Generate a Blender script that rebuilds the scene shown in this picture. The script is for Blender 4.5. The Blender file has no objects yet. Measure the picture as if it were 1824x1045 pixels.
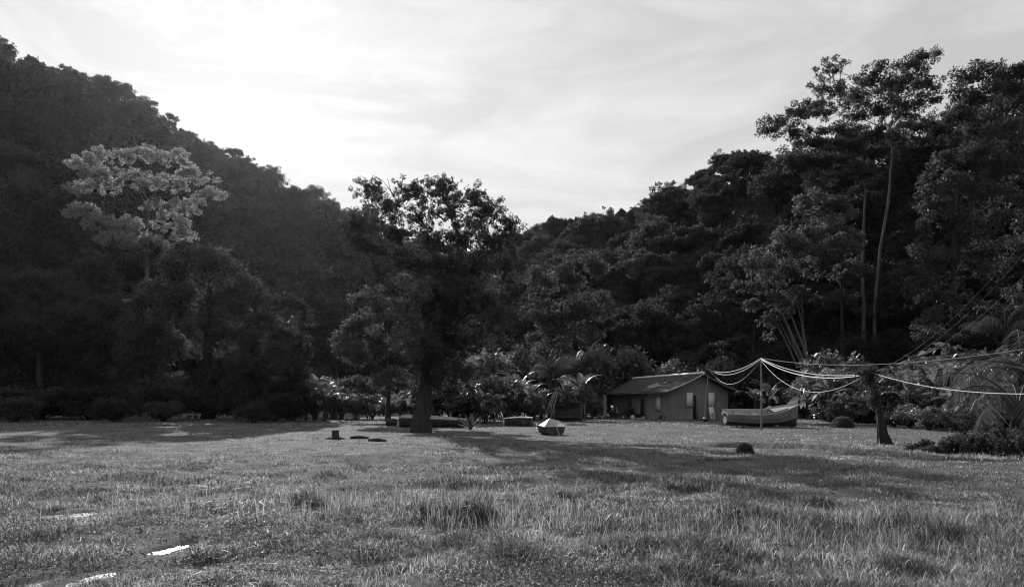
import bpy, math, random
import numpy as np
from mathutils import Vector, Matrix

# ------------------------------------------------------------------ camera, sky, sun, exposure
scene = bpy.context.scene
COL = scene.collection
F, HX, HY, CAMH = 1500.0, 912.0, 722.0, 1.8        # focal length and principal point of the 1824 x 1045 photograph
cam_d = bpy.data.cameras.new('camera')
cam_d.sensor_width = 36.0
cam_d.lens = 36.0 * F / 1824.0
cam_d.shift_y = (HY - 522.5) / 1824.0
cam_d.clip_start, cam_d.clip_end = 0.1, 4000
cam = bpy.data.objects.new('camera', cam_d); COL.objects.link(cam)
cam.location = (0, 0, CAMH); cam.rotation_euler = (math.pi / 2, 0, 0)
scene.camera = cam

SUN_AZ, SUN_EL = math.radians(-18.0), math.radians(22.5)   # azimuth from +Y, towards -X
SUN_DIR = Vector((math.sin(SUN_AZ) * math.cos(SUN_EL), math.cos(SUN_AZ) * math.cos(SUN_EL), math.sin(SUN_EL)))
world = bpy.data.worlds.new('World'); scene.world = world; world.use_nodes = True
nt = world.node_tree; nt.nodes.clear()
N = nt.nodes.new; LK = nt.links.new
w_out = N('ShaderNodeOutputWorld'); w_bg = N('ShaderNodeBackground')
sky = N('ShaderNodeTexSky'); sky.sky_type = 'NISHITA'; sky.sun_disc = False
sky.sun_elevation = SUN_EL; sky.sun_rotation = SUN_AZ
sky.air_density = 1.0; sky.dust_density = 2.2; sky.ozone_density = 1.0
sep = N('ShaderNodeRGBToBW'); LK(sky.outputs[0], sep.inputs[0])      # black and white film
tc = N('ShaderNodeTexCoord')
mp = N('ShaderNodeMapping'); mp.inputs['Rotation'].default_value = (0, math.radians(14), math.radians(20)); mp.inputs['Scale'].default_value = (1.5, 1.8, 6.0)
LK(tc.outputs['Generated'], mp.inputs[0])
cn = N('ShaderNodeTexNoise'); cn.inputs['Scale'].default_value = 2.6; cn.inputs['Detail'].default_value = 12; cn.inputs['Roughness'].default_value = 0.6; cn.inputs['Distortion'].default_value = .7
LK(mp.outputs[0], cn.inputs['Vector'])
cr = N('ShaderNodeMapRange'); cr.inputs[1].default_value = 0.42; cr.inputs[2].default_value = 0.74; LK(cn.outputs[0], cr.inputs[0])
cm = N('ShaderNodeMath'); cm.operation = 'MULTIPLY_ADD'; LK(cr.outputs[0], cm.inputs[0]); cm.inputs[1].default_value = 0.28; cm.inputs[2].default_value = 0.90   # thin cirrus brightens the sky
pw = N('ShaderNodeMath'); pw.operation = 'POWER'; LK(sep.outputs[0], pw.inputs[0]); pw.inputs[1].default_value = 0.15      # even, veiled sky
pk = N('ShaderNodeMath'); pk.operation = 'MULTIPLY'; LK(pw.outputs[0], pk.inputs[0]); pk.inputs[1].default_value = 4.75
cx = N('ShaderNodeMath'); cx.operation = 'MULTIPLY'; LK(pk.outputs[0], cx.inputs[0]); LK(cm.outputs[0], cx.inputs[1])
cc = N('ShaderNodeCombineColor')
for i in range(3): LK(cx.outputs[0], cc.inputs[i])
LK(cc.outputs[0], w_bg.inputs[0]); w_bg.inputs[1].default_value = 0.09
LK(w_bg.outputs[0], w_out.inputs[0])

sun_d = bpy.data.lights.new('sun', 'SUN'); sun_d.energy = 5.0; sun_d.angle = math.radians(0.5); sun_d.color = (1, 1, 1)
sun = bpy.data.objects.new('sun', sun_d); COL.objects.link(sun)
sun.rotation_euler = SUN_DIR.to_track_quat('Z', 'Y').to_euler(); sun.location = SUN_DIR * 500

vs = scene.view_settings
scene.display_settings.display_device = 'sRGB'
vs.view_transform = 'Standard'; vs.look = 'None'; vs.exposure = 0.3; vs.gamma = 1.0; vs.use_curve_mapping = False
cy = scene.cycles
cy.max_bounces = 5; cy.diffuse_bounces = 3; cy.glossy_bounces = 2; cy.transmission_bounces = 3; cy.volume_bounces = 0; cy.transparent_max_bounces = 4
cy.use_denoising = True; cy.denoiser = 'OPENIMAGEDENOISE'; cy.denoising_prefilter = 'ACCURATE'; cy.sample_clamp_indirect = 3.0; cy.filter_width = 1.2; cy.caustics_reflective = False; cy.caustics_refractive = False

# ------------------------------------------------------------------ helpers
R = np.random.default_rng
def fx(px, Y): return (px - HX) / F * Y
def fz(py, Y): return CAMH - (py - HY) / F * Y
def at(px, py, Y): return np.array((fx(px, Y), Y, fz(py, Y)))
def sstep(a, b, x): t = np.clip((x - a) / (b - a), 0, 1); return t * t * (3 - 2 * t)
def vnoise(x, y, s, seed=0):
    x = np.asarray(x, float) / s; y = np.asarray(y, float) / s
    xi, yi = np.floor(x), np.floor(y); u, v = x - xi, y - yi
    u, v = u * u * (3 - 2 * u), v * v * (3 - 2 * v)
    def h(a, b):
        k = np.sin(a * 127.1 + b * 311.7 + seed * 74.7) * 43758.5453
        return k - np.floor(k)
    return (h(xi, yi) * (1 - u) + h(xi + 1, yi) * u) * (1 - v) + (h(xi, yi + 1) * (1 - u) + h(xi + 1, yi + 1) * u) * v
def gauss(x, y, cx_, cy_, sx, sy): return np.exp(-((x - cx_) / sx) ** 2 - ((y - cy_) / sy) ** 2)
DITCH = [(1330, 794), (1420, 800), (1500, 808), (1650, 818), (1824, 828), (2100, 842)]
DX = np.array([(p - HX) / F * (2700 / (q - HY)) for p, q in DITCH]); DY = np.array([2700.0 / (q - HY) for p, q in DITCH])
PUDDLES = [(118, 914, 34, 6), (80, 921, 26, 5), (12, 925, 26, 5), (290, 975, 24, 6), (316, 969, 18, 4), (30, 1032, 36, 8), (70, 1024, 20, 5), (148, 1022, 13, 4), (184, 1006, 16, 4)]
PUD = [((p - HX) / F * (2700 / (q - HY)), 2700.0 / (q - HY), w / F * (2700 / (q - HY)), 2700.0 / (q - hh - HY) - 2700.0 / (q - HY)) for p, q, w, hh in PUDDLES]
def ditch_d(x, y): return y - np.interp(x, DX[np.argsort(DX)], DY[np.argsort(DX)])
def pud_mask(x, y, grow=1.0):
    m = np.zeros(np.broadcast(x, y).shape)
    for (a, b, w, l) in PUD:
        n_ = 0.55 * (vnoise(x, y, 0.28, 5) - .5) + 0.5 * (vnoise(x, y, 0.7, 6) - .5)
        d = np.sqrt(((x - a) / (w * grow)) ** 2 + ((y - b) / (max(l, .32) * grow)) ** 2) + n_
        m = np.maximum(m, sstep(1.15, 0.75, d))
    return m
def ground_z(x, y):
    x = np.asarray(x, float); y = np.asarray(y, float)
    z = .45 * sstep(42, 85, y) + .5 * sstep(85, 125, y)
    near = sstep(52, 20, y)
    z = z + near * (.32 * (vnoise(x, y, 4.5, 1) - .5) + .22 * (vnoise(x, y, 1.7, 2) - .5)) + .13 * (vnoise(x, y, .7, 3) - .5) * sstep(40, 18, y)
    z = z + .12 * gauss(x, y, 2.4, 8.6, 2.6, 1.3) - .22 * gauss(x, y, 4.5, 11.6, 3.2, .75) - .20 * gauss(x, y, -1.5, 9.4, 1.0, .8) - .12 * gauss(x, y, -3.9, 9.2, .9, .6)
    d = ditch_d(x, y); on = sstep(8.0, 10.5, x) * sstep(60, 40, y)
    z = z + on * (-.30 * np.exp(-((d + .1) / .4) ** 2) + .20 * sstep(-.1, .55, d) * np.exp(-(np.clip(d - .6, 0, 99) / 3.5) ** 2))
    pm = pud_mask(x, y, 1.25) * sstep(40, 30, y)
    return z * (1 - .75 * pm) + pm * (-.07 + .075 * (vnoise(x, y, .3, 50) - .5))
def on_ground(px, py):                     # where the sight line through a pixel meets the ground
    Y = 2700.0 / max(py - HY, 5)
    for _ in range(30):
        z = float(ground_z(fx(px, Y), Y)); Y = .5 * Y + .5 * (CAMH - z) * F / (py - HY)
    return np.array((fx(px, Y), Y, float(ground_z(fx(px, Y), Y))))
def gpt(px, Y): x = fx(px, Y); return np.array((x, Y, float(ground_z(x, Y))))

class MB:
    """collects vertices and faces, then links them as one mesh object"""
    def __init__(s): s.v = []; s.f = {3: [], 4: []}; s.n = 0
    def add(s, v, f):
        v = np.asarray(v, float).reshape(-1, 3); f = np.asarray(f, int)
        if len(f): s.f[f.shape[1]].append(f + s.n)
        s.v.append(v); s.n += len(v)
    def box(s, c, size, rz=0.0, rx=0.0, ry=0.0):
        q = np.array([(i, j, k) for i in (-.5, .5) for j in (-.5, .5) for k in (-.5, .5)]) * np.array(size)
        m = np.array(Matrix.Rotation(rz, 3, 'Z') @ Matrix.Rotation(ry, 3, 'Y') @ Matrix.Rotation(rx, 3, 'X'))
        s.add(q @ m.T + np.array(c), [(0, 1, 3, 2), (4, 6, 7, 5), (0, 4, 5, 1), (2, 3, 7, 6), (0, 2, 6, 4), (1, 5, 7, 3)])
    def tube(s, path, rad, sides=6, cap=True):
        P = np.asarray(path, float); k = len(P); rad = np.broadcast_to(np.asarray(rad, float), (k,))
        T = np.gradient(P, axis=0); T /= np.linalg.norm(T, axis=1)[:, None] + 1e-9
        ref = np.array((0, 0, 1.0)) if abs(T[:, 2]).mean() < .8 else np.array((0.0, 1, 0))
        A = np.cross(T, ref); A /= np.linalg.norm(A, axis=1)[:, None] + 1e-9; B = np.cross(T, A)
        an = np.arange(sides) * 2 * np.pi / sides
        ring = P[:, None] + rad[:, None, None] * (np.cos(an)[None, :, None] * A[:, None] + np.sin(an)[None, :, None] * B[:, None])
        i = np.arange(k - 1)[:, None]; j = np.arange(sides)[None]; j2 = (j + 1) % sides
        q = np.stack(np.broadcast_arrays(i * sides + j, i * sides + j2, (i + 1) * sides + j2, (i + 1) * sides + j), -1).reshape(-1, 4)
        s.add(ring.reshape(-1, 3), q)
        if cap:
            s.add(np.vstack([ring[-1], P[-1:] + T[-1] * rad[-1] * .3]), [(a, (a + 1) % sides, sides) for a in range(sides)])
            s.add(np.vstack([ring[0], P[:1]]), [((a + 1) % sides, a, sides) for a in range(sides)])
    def grid(s, G, closed=False):
        G = np.asarray(G, float); a, b = G.shape[:2]
        i = np.arange(a - 1)[:, None]; j = np.arange(b if closed else b - 1)[None]; j2 = (j + 1) % b
        q = np.stack(np.broadcast_arrays(i * b + j, i * b + j2, (i + 1) * b + j2, (i + 1) * b + j), -1).reshape(-1, 4)
        s.add(G.reshape(-1, 3), q)
    def leaves(s, c, d, n, L, W, fold=.12):
        """diamond leaves: base c, direction d, face normal n"""
        d = d / (np.linalg.norm(d, axis=1)[:, None] + 1e-9); sd = np.cross(d, n); sd /= np.linalg.norm(sd, axis=1)[:, None] + 1e-9
        up = np.cross(sd, d); L = L[:, None]; W = W[:, None]
        mid = c + d * L * .5 + up * L * fold
        V = np.stack([c, mid + sd * W * .5, c + d * L, mid - sd * W * .5], 1)
        s.add(V.reshape(-1, 3), np.arange(len(c) * 4).reshape(-1, 4))
    def mesh(s, name, smooth=False):
        me = bpy.data.meshes.new(name)
        V = np.vstack(s.v) if s.v else np.zeros((0, 3))
        loops, starts, st = [], [], 0
        for k in (3, 4):
            for f in s.f[k]:
                loops.append(f.reshape(-1)); starts.append(st + np.arange(len(f)) * k); st += f.size
        me.vertices.add(len(V)); me.vertices.foreach_set('co', V.astype(np.float32).reshape(-1))
        if loops:
            lo = np.concatenate(loops).astype(np.int32); sa = np.concatenate(starts).astype(np.int32)
            me.loops.add(len(lo)); me.loops.foreach_set('vertex_index', lo)
            me.polygons.add(len(sa)); me.polygons.foreach_set('loop_start', sa)
            if smooth: me.polygons.foreach_set('use_smooth', np.ones(len(sa), bool))
        me.update(calc_edges=True); me.validate()
        return me
    def build(s, name, mat, parent=None, smooth=False, loc=None): return link(name, s.mesh(name, smooth), mat, parent, loc)

def link(name, me, mat=None, parent=None, loc=None, rot=None, scale=None):
    if mat is not None and me is not None and not me.materials: me.materials.append(mat)
    o = bpy.data.objects.new(name, me); COL.objects.link(o)
    if parent is not None: o.parent = parent
    if loc is not None: o.location = tuple(loc)
    if rot is not None: o.rotation_euler = rot
    if scale is not None: o.scale = scale
    return o
def tag(o, label=None, cat=None, group=None, kind=None):
    if label: o['label'] = label
    if cat: o['category'] = cat
    if group: o['group'] = group
    if kind: o['kind'] = kind
    return o
def thing(name, label, cat, loc, rz=0.0, group=None):
    return tag(link(name, None, None, None, loc, (0, 0, rz)), label, cat, group)
def copy_tree(o, parent=None):
    c = o.copy(); COL.objects.link(c)
    if parent is not None: c.parent = parent
    for ch in list(o.children): copy_tree(ch, c)
    return c
USED = set()
def place(proto, loc, rz, sc, label, group=None, cat=None, tilt=(0, 0)):
    """the first use moves the prototype itself, later ones copy it with its parts"""
    if proto.name in USED: o = copy_tree(proto)
    else: USED.add(proto.name); o = proto
    o.location = tuple(loc); o.rotation_euler = (tilt[0], tilt[1], rz); o.scale = (sc,) * 3 if np.isscalar(sc) else tuple(sc)
    if 'group' in o and not group: del o['group']
    return tag(o, label, cat, group)

# ------------------------------------------------------------------ materials (all neutral: the photograph is black and white)
def g3(v): return (v, v, v, 1)
def new_mat(name):
    m = bpy.data.materials.new(name); m.use_nodes = True; m.node_tree.nodes.clear(); return m, m.node_tree.nodes.new, m.node_tree.links.new
def leaf_mat(name, a, var=.45, trans=.35, tbright=1.3, gloss=.0, rough=.4):
    m, n, l = new_mat(name)
    out = n('ShaderNodeOutputMaterial'); geo = n('ShaderNodeNewGeometry'); oi = n('ShaderNodeObjectInfo')
    mr = n('ShaderNodeMapRange'); l(geo.outputs['Random Per Island'], mr.inputs[0]); mr.inputs[3].default_value = a * (1 - var); mr.inputs[4].default_value = a * (1 + var)
    orr = n('ShaderNodeMapRange'); l(oi.outputs['Random'], orr.inputs[0]); orr.inputs[3].default_value = .7; orr.inputs[4].default_value = 1.3
    mu = n('ShaderNodeMath'); mu.operation = 'MULTIPLY'; l(mr.outputs[0], mu.inputs[0]); l(orr.outputs[0], mu.inputs[1])
    tm = n('ShaderNodeMath'); tm.operation = 'MULTIPLY'; l(mu.outputs[0], tm.inputs[0]); tm.inputs[1].default_value = tbright
    d = n('ShaderNodeBsdfDiffuse'); l(mu.outputs[0], d.inputs[0]); t = n('ShaderNodeBsdfTranslucent'); l(tm.outputs[0], t.inputs[0])
    mx = n('ShaderNodeMixShader'); mx.inputs[0].default_value = trans; l(d.outputs[0], mx.inputs[1]); l(t.outputs[0], mx.inputs[2])
    last = mx
    if gloss > 0:
        g = n('ShaderNodeBsdfGlossy'); g.inputs['Roughness'].default_value = rough; g.inputs['Color'].default_value = g3(.9)
        lw = n('ShaderNodeLayerWeight'); lw.inputs[0].default_value = .25
        fm = n('ShaderNodeMath'); fm.operation = 'MULTIPLY_ADD'; l(lw.outputs['Fresnel'], fm.inputs[0]); fm.inputs[1].default_value = gloss; fm.inputs[2].default_value = gloss * .12
        m2 = n('ShaderNodeMixShader'); l(fm.outputs[0], m2.inputs[0]); l(mx.outputs[0], m2.inputs[1]); l(g.outputs[0], m2.inputs[2]); last = m2
    l(last.outputs[0], out.inputs[0]); return m
def solid_mat(name, a, var=.3, scale=3.0, rough=.8, spec=.3, bump=.15, stretch=(1, 1, 1), metal=0.0):
    m, n, l = new_mat(name)
    out = n('ShaderNodeOutputMaterial'); b = n('ShaderNodeBsdfPrincipled'); tcn = n('ShaderNodeTexCoord'); mpn = n('ShaderNodeMapping'); mpn.inputs['Scale'].default_value = stretch
    no = n('ShaderNodeTexNoise'); no.inputs['Scale'].default_value = scale; no.inputs['Detail'].default_value = 8; no.inputs['Roughness'].default_value = .65
    l(tcn.outputs['Object'], mpn.inputs[0]); l(mpn.outputs[0], no.inputs['Vector'])
    mr = n('ShaderNodeMapRange'); l(no.outputs[0], mr.inputs[0]); mr.inputs[1].default_value = .3; mr.inputs[2].default_value = .7; mr.inputs[3].default_value = a * (1 - var); mr.inputs[4].default_value = a * (1 + var)
    l(mr.outputs[0], b.inputs['Base Color']); b.inputs['Roughness'].default_value = rough; b.inputs['Specular IOR Level'].default_value = spec; b.inputs['Metallic'].default_value = metal
    bp = n('ShaderNodeBump'); bp.inputs['Strength'].default_value = bump; bp.inputs['Distance'].default_value = .05; l(no.outputs[0], bp.inputs['Height']); l(bp.outputs[0], b.inputs['Normal'])
    l(b.outputs[0], out.inputs[0]); return m

M = dict(
    leaf_hill=leaf_mat('hill leaves', .05, .55, .38, 1.9), leaf_dark=leaf_mat('dark glossy mango leaves', .04, .55, .4, 2.4),
    leaf_pale=leaf_mat('pale feathery leaves', .13, .5, .55, 3.0), leaf_big=leaf_mat('big tree leaves', .045, .5, .35, 1.5, .05, .5),
    leaf_mid=leaf_mat('light broad leaves', .065, .5, .42, 2.1, .04, .5), leaf_shrub=leaf_mat('glossy shrub leaves', .09, .6, .42, 2.0, .2, .45),
    leaf_vine=leaf_mat('vine leaves', .05, .55, .35, 1.7, .06, .5), leaf_banana=leaf_mat('banana leaf', .10, .3, .45, 1.7, .28, .45), frond=leaf_mat('palm frond', .06, .4, .32, 1.6, .12, .45),
    grass=leaf_mat('grass blades', .11, .85, .5, 2.7, .06, .4), straw=leaf_mat('tall dry stalks', .16, .6, .5, 2.0), clover=leaf_mat('low weed leaves', .09, .5, .35, 1.6, .10, .5),
    bark=solid_mat('bark', .032, .5, 4, .9, .2, .6, (1, 1, .25)), bark_pale=solid_mat('pale bark', .10, .4, 3, .9, .2, .4, (1, 1, .2)),
    soil=solid_mat('dark forest soil', .05, .5, .6, .95, .1, .3),
    wall=solid_mat('weathered wall', .18, .25, 1.6, .9, .15, .15, (1, 1, .7)), shutter=solid_mat('pale painted shutter', .62, .12, 3, .7, .3, .05),
    roof=solid_mat('rusty corrugated iron', .06, .5, 1.6, .9, .1, .1, (1, 1, 1)), ridge=solid_mat('bright zinc ridge', .82, .08, 3, .35, .5, .02),
    dark=solid_mat('dark opening', .02, .3, 4, .9, .2, .1), timber=solid_mat('grey timber', .16, .35, 5, .85, .2, .3, (1, 1, .2)), white=solid_mat('old white paint', .62, .25, 5, .7, .3, .1),
    hull=solid_mat('faded hull paint', .19, .35, 2.2, .65, .35, .2, (.4, 1, 1)), hull_dark=solid_mat('dark hull paint', .045, .4, 3, .6, .3, .15), gunwale=solid_mat('pale worn gunwale', .45, .25, 5, .6, .4, .1), deck=solid_mat('sun bleached boat deck', .33, .35, 4, .7, .3, .2),
    tarp=solid_mat('pale tarpaulin', .3, .3, 3, .6, .3, .3), cable=solid_mat('pale cable', .34, .1, 3, .5, .4, 0), wire=solid_mat('dull wire', .05, .1, 3, .6, .4, 0), metal=solid_mat('dull metal pole', .16, .3, 4, .6, .4, .1), rubber=solid_mat('black rubber', .03, .3, 4, .7, .3, .1),
    stone=solid_mat('concrete', .35, .3, 4, .9, .2, .3), emblem=solid_mat('black print', .03, .1, 4, .8, .2, 0),
)
gm = M['grass'].node_tree; mulN = next(q for q in gm.nodes if q.type == 'MATH' and q.operation == 'MULTIPLY' and not q.inputs[1].links == () and q.inputs[0].is_linked and q.inputs[1].is_linked)
gtc = gm.nodes.new('ShaderNodeTexCoord'); gno = gm.nodes.new('ShaderNodeTexNoise'); gno.inputs['Scale'].default_value = .8; gno.inputs['Detail'].default_value = 6; gno.inputs['Roughness'].default_value = .65; gm.links.new(gtc.outputs['Object'], gno.inputs['Vector'])
gmr = gm.nodes.new('ShaderNodeMapRange'); gm.links.new(gno.outputs[0], gmr.inputs[0]); gmr.inputs[1].default_value = .4; gmr.inputs[2].default_value = .62; gmr.inputs[3].default_value = .45; gmr.inputs[4].default_value = 1.5
gm.links.new(gmr.outputs[0], mulN.inputs[1])          # darker and paler species, paler patches lifted in colour to look backlit
# ground: damp dark earth under the grass
m, n, l = new_mat('pasture earth')
out = n('ShaderNodeOutputMaterial'); b = n('ShaderNodeBsdfPrincipled'); tcn = n('ShaderNodeTexCoord')
n1 = n('ShaderNodeTexNoise'); n1.inputs['Scale'].default_value = .25; n1.inputs['Detail'].default_value = 10; n1.inputs['Roughness'].default_value = .7; l(tcn.outputs['Object'], n1.inputs['Vector'])
n2 = n('ShaderNodeTexNoise'); n2.inputs['Scale'].default_value = 9; n2.inputs['Detail'].default_value = 8; n2.inputs['Roughness'].default_value = .75; l(tcn.outputs['Object'], n2.inputs['Vector'])
ad = n('ShaderNodeMath'); ad.operation = 'MULTIPLY'; l(n1.outputs[0], ad.inputs[0]); l(n2.outputs[0], ad.inputs[1])
mr = n('ShaderNodeMapRange'); l(ad.outputs[0], mr.inputs[0]); mr.inputs[1].default_value = .12; mr.inputs[2].default_value = .42; mr.inputs[3].default_value = .05; mr.inputs[4].default_value = .17
l(mr.outputs[0], b.inputs['Base Color']); b.inputs['Roughness'].default_value = .95; b.inputs['Specular IOR Level'].default_value = .1
bp = n('ShaderNodeBump'); bp.inputs['Strength'].default_value = .8; bp.inputs['Distance'].default_value = .06; l(n2.outputs[0], bp.inputs['Height']); l(bp.outputs[0], b.inputs['Normal'])
l(b.outputs[0], out.inputs[0]); M['ground'] = m
m, n, l = new_mat('puddle water')
out = n('ShaderNodeOutputMaterial'); b = n('ShaderNodeBsdfPrincipled'); b.inputs['Base Color'].default_value = g3(.03); b.inputs['Roughness'].default_value = .3; b.inputs['IOR'].default_value = 1.33
tcn = n('ShaderNodeTexCoord'); n1 = n('ShaderNodeTexNoise'); n1.inputs['Scale'].default_value = 22; l(tcn.outputs['Object'], n1.inputs['Vector']); bp = n('ShaderNodeBump'); bp.inputs['Strength'].default_value = .6; bp.inputs['Distance'].default_value = .012
l(n1.outputs[0], bp.inputs['Height']); l(bp.outputs[0], b.inputs['Normal']); l(b.outputs[0], out.inputs[0]); M['water'] = m

# ------------------------------------------------------------------ ground and hills
def steps(a, b, d0, g): 
    o = [a]; d = d0
    while o[-1] < b: o.append(o[-1] + d); d *= g
    return o
xs = steps(0, 9, .09, 1.0); xs += steps(xs[-1], 15, .15, 1.0)[1:]; xs += steps(xs[-1], 600, .3, 1.12)[1:]; xs = np.array([-v for v in xs[:0:-1]] + xs)
ys = [-v for v in steps(0, 150, 1.0, 1.4)[:0:-1]] + [0, 1.5, 3, 4.5]; ys += steps(5.5, 16, .06, 1.003); ys += steps(ys[-1], 42, .1, 1.006)[1:]; ys += steps(ys[-1], 620, .6, 1.06)[1:]; ys = np.array(ys)
XX, YY = np.meshgrid(xs, ys, indexing='xy'); ZZ = ground_z(XX, YY)
g = MB(); g.grid(np.stack([XX, YY, ZZ], -1))
ground = g.build('ground', M['ground'], smooth=True); tag(ground, kind='structure')

LPX = [-420, -200, 0, 150, 250, 340, 420, 520, 600, 700, 800, 950, 1050]
LPY = [-60, 20, 118, 180, 225, 275, 318, 372, 410, 450, 480, 505, 520]
LYR = [235, 245, 250, 255, 255, 258, 260, 265, 270, 280, 290, 300, 310]
LYB = [105, 110, 118, 122, 124, 126, 128, 132, 140, 165, 195, 225, 240]
RPX = [860, 940, 1000, 1100, 1200, 1250, 1300, 1400, 1500, 1600, 1680, 1740, 1824, 2000, 2300]
RPY = [470, 450, 428, 425, 385, 350, 325, 315, 305, 295, 265, 225, 205, 165, 120]
RYR = [310, 290, 275, 245, 215, 200, 185, 165, 152, 142, 135, 130, 122, 115, 108]
RYB = [140, 122, 116, 112, 108, 107, 106, 104, 100, 94, 86, 80, 74, 66, 60]
def hill_point(px, t, P, Q, YR_, YB_):
    yr, yb = np.interp(px, P, YR_), np.interp(px, P, YB_); zr = fz(np.interp(px, P, Q), yr)
    tt = np.clip(t, 0, 1); Y = yb + (yr - yb) * t
    z = .4 + (zr - .4) * (tt ** .95) - np.clip(t - 1, 0, 9) ** 1.5 * zr * .6
    X = fx(px, Y)
    z = z + 2.5 * (vnoise(X, Y, 17, 8) - .5) * sstep(0, .15, tt)
    return X, Y, z
def hill(name, P, Q, A, B, lo, hi):
    px = np.linspace(lo, hi, 90); t = np.concatenate([np.linspace(-.02, 1, 40), np.linspace(1.05, 1.9, 12)])
    PX, T = np.meshgrid(px, t, indexing='ij'); X, Y, Z = hill_point(PX, T, P, Q, A, B)
    Z[:, 0] = -2; Z[:, -1] = -2
    mb = MB(); mb.grid(np.stack([X, Y, Z], -1)); o = mb.build(name, M['soil'], smooth=True); return tag(o, kind='structure')
hill('hill_left', LPX, LPY, LYR, LYB, -420, 1050)
hill('hill_right', RPX, RPY, RYR, RYB, 860, 2300)

# ------------------------------------------------------------------ trees
def bez(a, b, c, d, k):
    t = np.linspace(0, 1, k)[:, None]
    return (1 - t) ** 3 * a + 3 * (1 - t) ** 2 * t * b + 3 * (1 - t) * t * t * c + t ** 3 * d
def clump_leaves(mb, rng, C, r, n_leaf, L, W, droop=.3, flat=.65, jitter=.35):
    """leaves spread through clumps (centres C, radii r), pointing outwards and drooping"""
    w = r ** 2; k = rng.choice(len(C), n_leaf, p=w / w.sum())
    u = rng.normal(size=(n_leaf, 3)); u /= np.linalg.norm(u, axis=1)[:, None]
    rad = rng.uniform(.15, 1, n_leaf) ** .5
    off = u * rad[:, None]; off[:, 2] *= flat
    p = C[k] + off * r[k][:, None]
    d = off + rng.normal(size=(n_leaf, 3)) * .6 + np.array((0, 0, -droop))
    nn = np.array((0, 0, 1.0)) + rng.normal(size=(n_leaf, 3)) * .55
    s = rng.uniform(1 - jitter, 1 + jitter, n_leaf)
    mb.leaves(p, d, nn, L * s, W * s)
def lobes_to_clumps(rng, lobes, per, rf=(.22, .38), low=-.45, sp=(.45, .95)):
    C, r, own = [], [], []
    for i, lb in enumerate(lobes):
        c, rr = np.array(lb[:3]), np.array(lb[3:6]); k = max(4, int(per * (lb[6] if len(lb) > 6 else 1)))
        u = rng.normal(size=(k * 3, 3)); u /= np.linalg.norm(u, axis=1)[:, None]; u = u[u[:, 2] > low][:k]
        p = c + u * rr * rng.uniform(sp[0], sp[1], len(u))[:, None]
        C.append(p); r.append(rng.uniform(rf[0], rf[1], len(u)) * rr.mean()); own += [i] * len(u)
    return np.vstack(C), np.concatenate(r), np.array(own)
def limb(mb, rng, a, b, r0, r1, k=7, wob=.06, sides=6, up=.25):
    a, b = np.array(a), np.array(b); L = np.linalg.norm(b - a)
    c1 = a + (b - a) * .35 + np.array((0, 0, up * L * .3)) + rng.normal(size=3) * wob * L
    c2 = a + (b - a) * .7 + np.array((0, 0, up * L * .2)) + rng.normal(size=3) * wob * L
    p = bez(a, c1, c2, b, k); mb.tube(p, np.linspace(r0, r1, k), sides, cap=False); return p
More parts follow.
